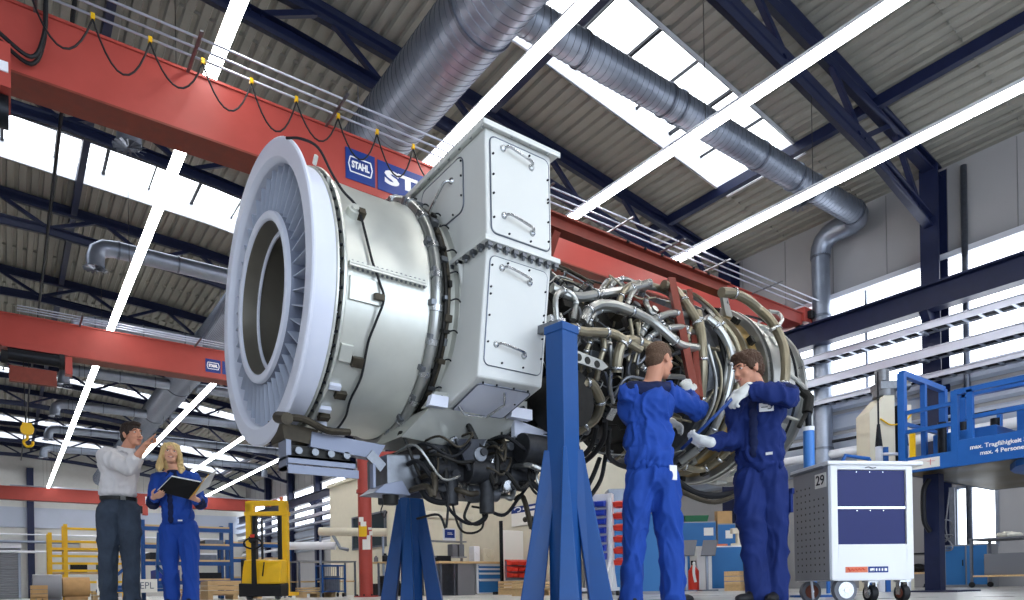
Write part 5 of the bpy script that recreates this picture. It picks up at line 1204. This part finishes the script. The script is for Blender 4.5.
tag(soft((lambda b: (b.ball((13.95,6.05,.375),(.18,.2,.08),12), b)[1])(MB()), 'sack', 'black_rubber', None, .012, 3, .012, 14), 'dark sack on the shelf of the small dark table', 'sack')
o = tag(MB().box(15.508,15.52,6.2,6.53,1.34,1.56).build('notice', 'paper'), 'pale notice on the steel column under the blue platform', 'notice')
hr = thing('hose_reel', 'grey looped air hose hanging by the steel column under the platform', 'hose', (15.0, 5.95, 0))
b = MB(); b.tube([(.1*cos(i*.5)+.02*sin(i), .12*sin(i*.5), .95+.012*i*sin(i*.25)) for i in range(38)], .013, 7); b.build('hose', 'plastic_grey', hr)
b = MB(); b.tube(spline([(.1,0,.95),(.05,.02,1.2),(.08,.0,1.5),(.2,0,1.9)],5),.012,7); b.build('supply_hose', 'plastic_grey', hr)
b = MB(); b.box(.0,.3,-.02,.02,.75,.8); b.box(.3,.34,-.05,.05,.0,2.0); b.build('bracket', 'galv_dark', hr)
# ------------------------------------------------------------------ background of the hall
# inner office of cream panels
m = MB(); m.box(9.5,9.65,11.0,24,0,3.85); m.box(9.65,12.2,11.0,11.15,0,3.85); m.box(9.65,12.2,23.85,24,0,3.85); m.box(12.05,12.2,11.15,23.85,0,3.85); m.box(9.4,12.3,10.95,24.05,3.85,3.95)
struct(m.build('wall_inner', 'cream_paint'))
r = struct(thing('window_%d' % nwin, '', '', (9.5, 20.7, 0))); nwin += 1
del r['label'], r['category']
MB().box(-.03,-.01,-1.2,1.2,1.55,2.55).build('pane', 'window_glass' if 'window_glass' in MATS else mat('window_glass','#2e3a40',.12), r)
m = MB(); m.box(-.06,0,-1.26,-1.2,1.5,2.6); m.box(-.06,0,1.2,1.26,1.5,2.6); m.box(-.06,0,-1.2,1.2,1.5,1.55); m.box(-.06,0,-1.2,1.2,2.55,2.6); m.box(-.06,0,-.03,.03,1.55,2.55); m.build('frame', 'galv_dark', r)
# red slewing jib column
jc = thing('jib_column', 'thick red steel column with paper notices taped on, below the engine', 'column', (6.32, 13.98, 0), -AZ)
MB().cyl((0,0,.03),(0,0,3.3),.145,n=28).build('shaft', 'crane_red', jc)
MB().lathe([(0,0),(0,.26),(.03,.26),(.03,.15)],axis='z',n=28).build('base_plate', 'crane_red', jc)
b = MB()
for k in range(8): b.cyl((.22*cos(k*PI/4),.22*sin(k*PI/4),.03),(.22*cos(k*PI/4),.22*sin(k*PI/4),.06),.02,n=6)
b.build('anchor_bolt', 'dark_metal', jc)
b = MB(); b.lathe([(2.25,.145),(2.25,.175),(2.32,.175),(2.32,.145)],axis='z',n=28); b.bar((.15,0,2.3),(.5,.1,2.32),.1); b.build('collar', 'crane_red', jc)
b = MB(); b.bar((0,0,3.0),(3.2,.4,3.1),.16,.26); b.build('jib_arm', 'crane_red', jc)
b = MB(); b.box(.3,.5,-.05,.15,2.0,2.2); b.tube(spline([(.4,0,2.0),(.35,0,1.85),(.42,0,1.72),(.48,0,1.85)],4),.015,6); b.build('hoist', 'dark_metal', jc)
for i, (x, z, w_, h_, mm) in enumerate(((-.1,1.62,.1,.1,'paper'),(-.06,1.52,.12,.1,'paper'),(-.1,1.3,.17,.24,'yellow_paint'),(.06,1.45,.1,.05,'paper'),(.07,1.33,.11,.09,'paper'),(.04,1.24,.1,.09,'paper'),(-.03,1.02,.17,.22,'paper'))):
    y = -math.sqrt(max(.0,.15**2-(x+w_/2)**2))-.012
    b = MB(); b.box(x,x+w_,y,y+.006,z,z+h_); o = b.build('notice', mm, jc, label=('yellow notice' if i == 2 else None))
# pallet stacker
ps = thing('pallet_stacker', 'yellow and black electric pallet stacker standing left of the red column', 'stacker', (4.22, 13.98, 0), -AZ)
b = MB()
for x in (-.40,.32): b.box(x,x+.1,-.06,.08,.12,1.9)
b = b.build('mast_rail', 'yellow_paint', ps); 
b = MB()
for x in (-.28,.22): b.box(x,x+.07,-.03,.09,.12,1.75)
b.box(-.12,-.09,.0,.05,.12,1.6); b.build('inner_mast', 'dark_metal', ps)
b = MB(); b.box(-.42,.44,-.08,.1,1.66,1.74); b.box(-.36,.36,-.05,.05,1.86,1.96); b.box(-.40,-.24,-.06,.06,1.7,1.95); b.box(.26,.42,-.06,.06,1.7,1.95); b.build('mast_crossbar', 'yellow_paint', ps, .006)
b = MB(); b.ball((.3,0,2.0),.04); b.build('beacon', 'sticker_orange', ps)
b = MB(); b.hull8([(-.32,-.55,.3),(.43,-.55,.3),(.43,-.1,.3),(-.32,-.1,.3)],[(-.32,-.42,.76),(.43,-.5,.74),(.43,-.1,.78),(-.32,-.1,.8)]); b = b.build('hood', 'yellow_paint', ps, .03)
b = MB(); b.hull8([(-.36,-.57,.06),(.45,-.57,.06),(.45,-.1,.06),(-.36,-.1,.06)],[(-.36,-.57,.32),(.45,-.57,.28),(.45,-.1,.32),(-.36,-.1,.32)]); b.box(-.36,-.3,-.45,-.12,.3,.78); b.build('chassis', 'black_rubber', ps, .02)
b = MB(); b.tube([(.1,-.56,.45),(.12,-.52,.72)],.012,6); b.build('seam', 'dark_metal', ps)
b = MB(); b.tube([(-.06,-.56,.3),(-.04,-.62,.75),(-.03,-.66,1.1)],[.05,.04,.04],10); b.ball((-.03,-.67,1.12),(.07,.05,.06)); b.tube([(-.03+.17*cos(a),-.68,1.07+.1*sin(a)) for a in [i*2*PI/20 for i in range(21)]],.018,7); b.box(-.1,.04,-.7,-.64,1.1,1.2); b.build('tiller', 'black_rubber', ps)
b = MB(); b.box(-.07,.01,-.71,-.69,1.18,1.24); b.build('emergency_button', 'bin_red', ps)
for x in (-.25,.3):
    b = MB(); b.cyl((x-.04,-.3,.07),(x+.04,-.3,.07),.07,n=18); b.build('wheel', 'plastic_grey', ps)
for x in (-.22,.12):
    b = MB(); b.box(x,x+.16,.1,1.1,.06,.14); b.build('fork', 'yellow_paint', ps)
# helper for racks
def rack(x, y, w, d, h, lab, zs, post='blue_paint', rz=0, board='wood', name='shelf_rack', cat='rack'):
    t = thing(name, lab, cat, (x, y, 0), rz)
    for xx in (0, w):
        for yy in (0, d): MB().box(xx-.04,xx+.04,yy-.04,yy+.04,0,h).build('upright', post, t)
    for z in zs:
        s = MB().box(-.02,w+.02,-.02,d+.02,z,z+.06).build('shelf', board, t)
        b = MB(); b.bar((0,-.045,z-.03),(w,-.045,z-.03),.03,.09); b.build('beam', post if board == 'wood' else post, s)
    return t
rk = rack(2.45, 17.0, 1.85, .9, 1.78, 'blue shelf rack with wooden shelves behind the blonde woman', (.42,.85,1.22,1.62), rz=0)
for i, (x, z, w_, h_, m_, lab) in enumerate(((2.6,.91,.35,.16,'dark_metal','dark metal tray left on the second rack shelf'),(3.3,.91,.7,.12,'galv_dark','long grey tray on the second rack shelf'),(3.1,1.28,.5,.12,'core_brown','brown part tray on the third rack shelf'),(3.75,1.28,.4,.1,'galv_dark','grey part tray right on the third rack shelf'),(2.7,.48,.5,.2,'bin_blue','blue crate on the lowest rack shelf'),(3.5,.48,.6,.14,'dark_metal','dark crate right on the lowest rack shelf'))):
    t = thing('part_tray', lab, 'tray', (x, 17.1, z))
    MB().box(0,w_,0,.6,0,h_*.3).build('base', m_, t); MB().box(0,w_,0,.02,h_*.3,h_).build('side', m_, t); MB().box(0,w_,.58,.6,h_*.3,h_).build('side', m_, t); MB().box(0,.02,.02,.58,h_*.3,h_).build('side', m_, t); MB().box(w_-.02,w_,.02,.58,h_*.3,h_).build('side', m_, t)
rack(4.6, 18.6, 1.6, .8, 1.5, 'second blue shelf rack farther back, left of the yellow stacker', (.5,1.0,1.4))
def crate(x, y, w, d, h, lab, rz=0, m='wood', n=3):
    t = thing('wooden_crate', lab, 'crate', (x, y, 0), rz)
    for xx in (.0, w/2-.05, w-.1): MB().box(xx,xx+.1,0,d,0,.09).build('runner', m, t)
    hh = (h-.1)/n
    for k in range(n):
        z = .1+k*hh
        b = MB(); b.box(0,w,0,.025,z,z+hh-.012); b.box(0,w,d-.025,d,z,z+hh-.012); b.box(0,.025,.025,d-.025,z,z+hh-.012); b.box(w-.025,w,.025,d-.025,z,z+hh-.012); b.build('board', m, t)
    MB().box(0,w,0,d,.09,.115).build('floor_board', m, t)
    return t
crate(3.55, 16.0, 1.15, .7, .42, 'long low wooden crate between the woman and the stacker')
crate(1.7, 19.3, .5, .5, .25, 'small wooden crate below the yellow rack behind the man')
crate(2.75, 15.3, .5, .4, .25, 'wooden crate on the floor behind the man and woman', m='cardboard')
crate(.5, 20.5, .35, .4, .42, 'tall wooden crate at the far left of the hall', m='cardboard')
crate(12.2, 8.7, .5, .4, .42, 'open wooden crate beside the right mechanic feet')
crate(12.0, 8.0, .65, .35, .2, 'flat wooden crate on the floor by the right mechanic')
crate(8.5, 11.6, .8, .5, .3, 'wooden crate carrying red bins behind the front engine stand')
crate(5.6, 15.9, .8, .5, .25, 'low wooden pallet box right of the yellow stacker')
crate(7.1, 9.3, .6, .4, .25, 'low wooden box behind the left mechanic')
# trestle cart with white signs
tc = thing('trestle_cart', 'blue steel trestle cart with a white sign between man and woman', 'cart', (2.05, 16.3, 0))
for x in (0, .55):
    b = MB(); b.bar((x,0,.3),(x+.05,0,1.45),.06); b.build('post', 'blue_paint', tc)
b = MB(); b.bar((-.45,0,.3),(.02,0,.75),.06); b.bar((.55,0,.75),(.9,0,.3),.06); b.bar((-.5,0,.3),(1.0,0,.3),.07); b.build('brace', 'blue_paint', tc)
b = MB(); b.box(-.5,1.0,0,.7,.2,.26); b.build('bed', 'blue_paint', tc)
for x in (-.4,.9):
    for y in (.1,.6):
        b = MB(); b.cyl((x-.03,y,.1),(x+.03,y,.1),.1,n=18); b.build('wheel', 'black_rubber', tc)
b = MB(); b.box(.12,.55,-.06,-.04,.18,.46); sg_ = b.build('sign', 'paper', tc)
text_mesh('lettering', 'IEPL', .2, 'galv_dark', sg_, facing((.33,-.062,.32),(1,0,0),(0,0,1)), .001, .0, width=.3)
b = MB(); b.box(-.55,-.2,-.06,-.04,.14,.46); b.build('sign', 'paper', tc)
# yellow stair rack
yr = thing('yellow_rack', 'yellow tubular rack with many cross rails behind the man', 'rack', (1.25, 28.2, 0))
for x, h_ in ((0,2.3),(.45,2.6),(2.3,2.6)):
    for y in (0, .9):
        b = MB(); b.box(x-.06,x+.06,y-.05,y+.05,0,h_); b.build('post', 'yellow_paint', yr)
for z in (.25,.6,1.0,1.25,1.5,1.75,2.0,2.45):
    b = MB(); b.bar((.45 if z > 2.3 else 0,-.06,z),(2.3,-.06,z),.06,.08); b.build('rail', 'yellow_paint', yr)
for z in (.9,1.7):
    b = MB(); b.box(0,2.3,0,.9,z,z+.05); b.build('shelf', 'wood', yr)
for x, z, m_, lab in ((.6,.95,'dark_metal','dark motor block on the lower shelf of the yellow rack'),(1.4,.95,'green_plastic','green box on the lower shelf of the yellow rack'),(.9,1.75,'paper','white box on the upper shelf of the yellow rack')):
    tag(MB().box(1.25+x,1.25+x+.5,28.4,28.9,z,z+.32).build('storage_box', m_, None, .02), lab, 'box')
# far left: back wall fittings
c_ = MB(); zz = 0
while zz < 3.35: c_.prism([(-.5,58.38,zz),(-.5,58.33,zz+.03),(-.5,58.33,zz+.13),(-.5,58.38,zz+.16)], (4.3-3.05+.0,0,0)); zz += .165
d_ = struct(thing('door_1', '', '')); del d_['label'], d_['category']
c_.build('shutter', 'trolley_grey', d_); MB().box(-.7,.95,58.1,58.4,3.45,4.0).build('shutter_box', 'white_trim', d_); MB().box(.75,.9,58.2,58.4,0,3.45).build('guide', 'galv', d_)
for i, x in enumerate((1.5, 6.5, 11.5)):
    c = thing('steel_column', 'dark blue steel column on the back wall, %s from the left' % ('first','second','third')[i], 'column', (x, 58.15, 0), PI/2, 'steel columns of the back wall')
    b = MB(); b.box(-.2,-.17,-.2,.2,.02,9); b.box(.17,.2,-.2,.2,.02,9); b.box(-.17,.17,-.012,.012,.02,9); b.build('shaft', 'navy_steel', c); MB().box(-.22,.22,-.25,.25,0,.02).build('base_plate', 'navy_steel', c)
for z, r_, m_ in ((3.9,.1,'galv'),(4.4,.06,'white_trim'),(3.2,.09,'white_trim')):
    tag(MB().tube([(-8.3,58.0 if z > 3.4 else 57.8,z),(14,58.0 if z > 3.4 else 57.8,z)],r_,12).build('wall_pipe', m_), {3.9:'thick grey pipe along the back wall',4.4:'thin white pipe highest on the back wall',3.2:'white pipe lowest along the back wall'}[z], 'pipe')
struct(MB().box(-8.3,16,58.3,58.4,4.9,6.3).build('trim_8', 'cladding'))
# drums and blocks near the left floor
for i, (x, y, r_, m_) in enumerate(((1.0,24.5,.38,'trolley_grey'),(1.75,24.9,.3,'cardboard'))):
    b = MB(); b.tube([(x-.35,y,.4),(x+.35,y,.4)],r_,24); b.box(x-.3,x+.3,y-.15,y+.15,0,.12)
    tag(b.build('machine_drum', m_, None), ('grey','tan')[i]+' round drum lying on blocks below the yellow rack', 'drum')
# workbench behind the far stand
wb_ = thing('workbench', 'grey workbench with wooden top and blue drawers seen between the engine stands', 'workbench', (7.55, 12.95, 0))
MB().box(0,1.75,0,.7,.70,.75).build('top', 'wood', wb_, .004)
b = MB(); b.box(.5,.95,.05,.65,0,.70); b.build('side_panel', 'trolley_grey', wb_)
dc = MB().box(1.0,1.68,.05,.65,.02,.70).build('drawer_cabinet', 'trolley_white', wb_)
for z0, z1 in ((.05,.33),(.36,.48),(.50,.58),(.60,.67)):
    o = MB().box(1.05,1.63,.03,.05,z0,z1).build('drawer', 'cabinet_blue', dc); MB().box(1.05,1.63,.01,.03,z1-.025,z1).build('handle', 'white_trim', o)
b = MB(); b.box(.05,.1,.05,.65,0,.70); b.box(.4,.44,.05,.65,0,.7); b.build('leg', 'galv_dark', wb_)
b = MB()
for z in (.85,1.2): b.box(-.1,1.0,.45,.68,z,z+.03)
b.box(-.1,-.06,.62,.68,.75,1.75); b.box(.96,1.0,.62,.68,.75,1.75); b.build('bench_shelf', 'trolley_grey', wb_)
b = MB(); b.box(-.2,1.1,.3,.68,1.72,1.86); b.build('lamp_hood', 'cream_paint', wb_)
tag(MB().box(8.0,8.32,13.5,13.53,1.245,1.52).build('wall_screen', 'white_paint'), 'white framed dark screen on the workbench shelf', 'screen'); sc_ = bpy.data.objects['wall_screen']
b = MB(); b.box(8.03,8.29,13.49,13.5,1.30,1.49); b.build('display', 'sign_blue', sc_); b = MB(); b.box(8.1,8.24,13.486,13.49,1.38,1.39); b.box(8.1,8.22,13.486,13.49,1.41,1.42); b.build('lettering', 'ink_white', sc_)
for i, (x, y, z, w_, h_, m_, lab) in enumerate(((7.75,13.35,.75,.35,.14,'dark_metal','dark instrument at the left on the workbench'),(8.18,13.42,.88,.14,.28,'plastic_grey','grey binder pair on the workbench shelf'),(8.36,13.42,.88,.14,.28,'plastic_grey','second grey binder on the workbench shelf'),(8.62,13.2,.75,.16,.36,'white_paint','white apparatus standing on the workbench'),(8.85,13.15,.75,.28,.3,'cream_paint','cream apparatus beside the white one on the workbench'))):
    b = MB(); b.box(x,x+w_,y,y+.22,z,z+h_); 
    if i >= 3: b.cyl((x+w_/2,y-.02,z+h_*.6),(x+w_/2,y,z+h_*.6),w_*.3,n=16)
    o = tag(b.build('instrument', m_, None, .01), lab, 'instrument')
wp = thing('display_board', 'plain tall white panel right of the workbench', 'panel', (8.8, 12.4, 0))
MB().box(.05,.62,0,.03,.06,1.42).build('panel', 'paper', wp); MB().box(0,.05,-.02,.05,.0,1.62).build('post', 'dark_metal', wp); MB().box(-.1,.3,-.15,.2,0,.06).build('foot', 'dark_metal', wp)
pb = thing('perforated_board', 'grey perforated tool board behind the front engine stand', 'panel', (9.7, 10.7, 0))
MB().box(0,.46,0,.03,.05,1.62).build('board', 'trolley_grey', pb); MB().box(.0,.06,-.2,.2,0,.05).build('foot', 'galv_dark', pb); MB().box(.40,.46,-.2,.2,0,.05).build('foot', 'galv_dark', pb)
b = MB()
for i in range(7):
    for k in range(26): b.box(.06+i*.055,.075+i*.055,-.003,.0,.15+k*.055,.165+k*.055)
b.build('perforation', 'dark_metal', pb, kind='stuff')
ws = thing('wall_sign', 'white sign with a blue band high on the cream office wall', 'sign', (9.49, 12.2, 0))
MB().box(-.02,0,-1.2,.7,1.85,2.0).build('band', 'sign_blue', ws); MB().box(-.02,0,-1.2,.7,1.55,1.85).build('panel', 'paper', ws)
b = MB(); b.tube([(-.025,.45+.12*cos(a),1.925+.05*sin(a)) for a in [i*2*PI/16 for i in range(13)]],.014,6); b.box(-.028,-.02,-.2,.25,1.9,1.95); b.build('emblem', 'ink_white', ws)
def bin_(x, y, z, m, lab, grp, k=1.0, par=None):
    b = MB(); b.hull8([(x,y,z),(x+.1*k,y,z),(x+.1*k,y+.16*k,z),(x,y+.16*k,z)],[(x-.005,y-.03*k,z+.05*k),(x+.105*k,y-.03*k,z+.05*k),(x+.105*k,y+.16*k,z+.085*k),(x-.005,y+.16*k,z+.085*k)])
    return tag(b.build('storage_bin', m, None, .004), lab, 'bin', grp)
ROW = ['bottom', 'second', 'third', 'fourth', 'fifth', 'sixth', 'top']
rr_ = thing('bin_rack', 'small steel rack of red bins standing on the wooden crate', 'rack', (8.55, 11.75, .3))
MB().box(0,.75,.12,.15,0,.42).build('back_plate', 'galv', rr_); MB().box(0,.75,0,.15,-.0,.02).build('base', 'galv', rr_)
for k in range(3):
    for i in range(4): bin_(8.57+i*.18, 11.70, .36+k*.13, 'bin_red', 'red bin in the %s row of the small rack, %s from left' % (('lower','middle','upper')[k], ('first','second','third','fourth')[i]), 'red bins on the small rack', 1.5)
lv = thing('louvre_stand', 'white rolling louvre stand hung with blue bins, beside the front engine stand', 'stand', (6.76, 7.40, 0), -AZ-.35)
MB().box(-.02,.36,0,.03,.12,1.46).build('panel', 'trolley_white', lv); MB().box(.33,.39,-.04,.10,.12,1.46).build('side_frame', 'trolley_white', lv)
b = MB(); b.bar((.36,-.45,.1),(.36,.45,.1),.05); b.bar((.36,0,.6),(.36,-.42,.1),.03); b.bar((0,-.45,.1),(0,.45,.1),.05); b.prism([(.37,-.1,.45),(.37,-.38,.12),(.37,.3,.12),(.37,.1,.45)],(.01,0,0)); b.build('foot', 'trolley_white', lv)
for x in (0,.36):
    for y in (-.42,.42):
        b = MB(); b.cyl((x-.02,y,.045),(x+.02,y,.045),.045,n=14); b.build('caster', 'black_rubber', lv)
ML = MX.Translation(lv.location) @ MX.Rotation(lv.rotation_euler.z, 4, 'Z')
LAB7 = ROW
for k in range(7):
    for i in range(2):
        o = bin_(.02+i*.15, -.13, .52+k*.125, 'bin_blue', 'blue bin in the %s row of the louvre stand, %s one' % (ROW[k], ('left','right')[i]), 'blue bins on the louvre stand', 1.25)
        o.data.transform(ML)
for k in range(6):
    o = bin_(.40, .02, .44+k*.165, 'bin_red', 'red bin on the right edge of the louvre stand, %s one' % ROW[k], 'red bins on the louvre stand', 1.3); o.data.transform(ML)
# blue cabinets at the right wall, with things on top
cabinet(13.83, 11.6, .9, .5, 1.74, 'tall blue cabinet with a paper notice, left of its pair between the mechanics', -AZ, papers=((.58,1.38,.24,.2),), body='trolley_grey')
cabinet(14.575, 11.05, .46, .5, 1.68, 'tall blue cabinet with a paper notice, right of its pair beside the right mechanic', -AZ, papers=((.2,1.3,.18,.2),))
cabinet(7.95, 8.05, .8, .45, 1.33, 'wide blue cabinet behind the legs of the left mechanic', -AZ, doors=2)
tag(MB().hull8([(13.98,11.55,1.74),(14.43,11.24,1.74),(14.58,11.47,1.74),(14.13,11.77,1.74)],[(13.94,11.55,1.9),(14.44,11.2,1.9),(14.6,11.48,1.92),(14.11,11.81,1.92)]).build('tote_box', 'green_plastic'), 'dark green tote box on top of the left tall blue cabinet', 'box')
tag(MB().hull8([(14.63,11.08,1.68),(14.93,10.86,1.68),(15.1,11.08,1.68),(14.8,11.3,1.68)],[(14.63,11.08,2.0),(14.93,10.86,2.0),(15.1,11.08,2.02),(14.8,11.3,2.02)]).build('carton', 'cardboard'), 'cardboard carton on top of the right tall blue cabinet', 'box')
c = cabinet(12.75, 9.85, 1.15, .6, 1.0, 'white and blue workbench cabinet left of the right mechanic legs', -AZ, doors=1, body='trolley_white')
MB().box(-.32,.0,-.02,.6,0,1.0).build('end_panel', 'trolley_white', c)
tag(MB().hull8([(12.85,9.9,1.0),(13.15,9.7,1.0),(13.25,9.85,1.0),(12.95,10.05,1.0)],[(12.85,9.9,1.05),(13.15,9.7,1.05),(13.25,9.85,1.05),(12.95,10.05,1.05)]).build('tray', 'sticker_orange'), 'flat orange tray on the white and blue workbench', 'tray')
b = MB(); b.cyl((13.4,9.6,1.0),(13.4,9.6,1.06),.16,n=18); b.cyl((13.4,9.6,1.06),(13.4,9.6,1.3),.05,n=12); b.obox((13.36,9.62,1.34),(.09,-.06,0),(.05,.07,0),(0,0,.06)); tag(b.build('microscope', 'cream_paint'), 'cream microscope standing on the white and blue workbench', 'microscope')
for i, (x, y) in enumerate(((11.9,9.9),(12.35,9.7))):
    ds = thing('lectern_stand', 'grey sloped document stand, %s of two before the blue cabinets' % ('left','right')[i], 'stand', (x, y, 0), -AZ)
    MB().box(.02,.07,0,.05,.0,.85).build('post', 'galv', ds); MB().hull8([(-.12,-.1,.78),(.2,-.1,.78),(.2,-.08,.76),(-.12,-.08,.76)],[(-.0,.12,1.12),(.32,.12,1.12),(.32,.14,1.10),(-.0,.14,1.10)]).build('document_board', 'plastic_grey', ds)
    MB().box(-.1,.25,-.1,.3,0,.03).build('foot', 'galv_dark', ds)
ex = thing('fire_extinguisher', 'red fire extinguisher with white hose left of the white workbench', 'extinguisher', (12.45, 10.1, 0))
MB().lathe([(0,0),(0,.12),(.45,.12),(.55,.05),(.6,.04)],axis='z',n=20).build('cylinder', 'bin_red', ex); b = MB(); b.tube(spline([(0,0,.6),(-.1,-.1,.62),(-.14,-.12,.4),(-.1,-.13,.2)],5),.03,8); b.build('hose', 'ink_white', ex); b = MB(); b.box(-.05,.05,-.03,.03,.58,.68); b.build('valve', 'dark_metal', ex)
# benches and cages between stacker and red column
table(5.75, 16.6, 1.5, .7, .9, 'grey bench behind the blue cage trolley', 0, 'trolley_grey', casters=False, shelf=.4)
cg = thing('cage_trolley', 'blue mesh cage trolley left of the red column', 'trolley', (6.0, 15.7, 0))
for x in (0,.55):
    for y in (0,.4): MB().box(x-.02,x+.02,y-.02,y+.02,.1,.75).build('post', 'blue_paint', cg)
for z in (.12,.42,.73):
    b = MB(); b.box(0,.55,-.015,.015,z,z+.03); b.box(0,.55,.385,.415,z,z+.03); b.box(-.015,.015,0,.4,z,z+.03); b.box(.535,.565,0,.4,z,z+.03); b.build('frame_rail', 'blue_paint', cg)
b = MB()
for i in range(1,11): b.box(.05*i-.003,.05*i+.003,-.005,.005,.12,.75)
b.build('mesh', 'galv_dark', cg)
for x in (.03,.52):
    for y in (.03,.37):
        b = MB(); b.cyl((x-.015,y,.05),(x+.015,y,.05),.05,n=14); b.build('caster', 'black_rubber', cg)
MB().box(.1,.45,.05,.35,.15,.5).build('gas_can', 'galv_dark', cg)
table(6.9, 14.6, 1.2, .7, .8, 'bench with wooden top crowded with dark tools beside the red column', 0, 'wood', casters=False)
rnd = random.Random(3)
for i in range(5):
    x = 6.95+i*.23; lab = ['squat grey jug','tall dark bottle','small cream jar','round dark tin','tall white canister'][i]+' on the bench beside the red column'
    r_ = .05+.02*(i % 3); h_ = .14+.06*(i % 2); b = MB(); b.lathe([(0,0),(0,r_),(h_*.7,r_),(h_*.85,r_*.5),(h_,r_*.5),(h_,0)],(x,14.8,.8),'z',14); tag(b.build('canister', ('plastic_grey','dark_metal','cream_paint','core_dark','paper')[i]), lab, 'canister')
b = MB(); 
for i in range(7): b.box(6.95+i*.16,7.07+i*.16,14.75,15.1,.0,.3+.12*((i*3) % 4)/2)
tag(b.build('machine_parts', 'core_dark', None, .02), 'dark engine parts stored under the wooden bench by the red column', 'parts', kind='stuff')
ea = thing('extraction_arm', 'pale round extraction pipe on posts left of the red column', 'pipe', (5.45, 16.1, 0), -AZ)
MB().cyl((-.3,0,1.22),(1.0,0,1.2),.09,n=18).build('lower_pipe', 'white_paint', ea); MB().cyl((.6,.1,1.55),(2.2,.1,1.5),.1,n=18).build('upper_pipe', 'cream_paint', ea)
b = MB(); b.tube([(.62,.1,0),(.62,.1,1.55)],.03,8); b.tube([(.9,.1,1.5),(1.1,.05,1.15),(1.3,0,1.1)],.04,8); b.tube([(2.1,.1,0),(2.1,.1,1.5)],.03,8); b.tube([(-.2,0,0),(-.2,0,1.2)],.03,8); b.build('post', 'galv', ea)
# clutter below the engine, behind the left mechanic
tg = thing('pump_unit', 'grey pump unit with clear cover behind the louvre stand', 'machine', (8.75, 8.55, 0), -AZ)
MB().box(-.35,.45,0,.5,.0,1.25).build('housing', 'plastic_grey', tg, .02); MB().box(-.3,.4,.05,.45,1.25,1.85).build('cover', 'galv', tg, .03); b = MB(); b.cyl((.0,-.1,.5),(.0,0,.5),.18,n=20); b.cyl((.3,-.08,.7),(.3,0,.7),.08,n=14); b.build('pump_head', 'grey_metal', tg)
# ------------------------------------------------------------------ sky fill through the added gate
wd = bpy.data.worlds.new('yard_sky'); SC.world = wd; wd.use_nodes = True
bg = wd.node_tree.nodes['Background']
bg.inputs['Color'].default_value = (.74, .85, 1, 1); bg.inputs['Strength'].default_value = SKYW
pl = bpy.data.lights.new('gate_daylight', 'AREA'); pl.shape = 'RECTANGLE'; pl.size = 18; pl.size_y = 6.6  # portal guiding sky light in through the added gate opening
pl.cycles.is_portal = True
po = bpy.data.objects.new('gate_daylight', pl); COL.objects.link(po)
po.location = (2.5, -7.25, 3.3); po.rotation_euler = (-PI/2, 0, PI)
SC.cycles.max_bounces = 6; SC.cycles.diffuse_bounces = 4; SC.cycles.glossy_bounces = 3
SC.cycles.use_denoising = True
SC.cycles.sample_clamp_indirect = 6
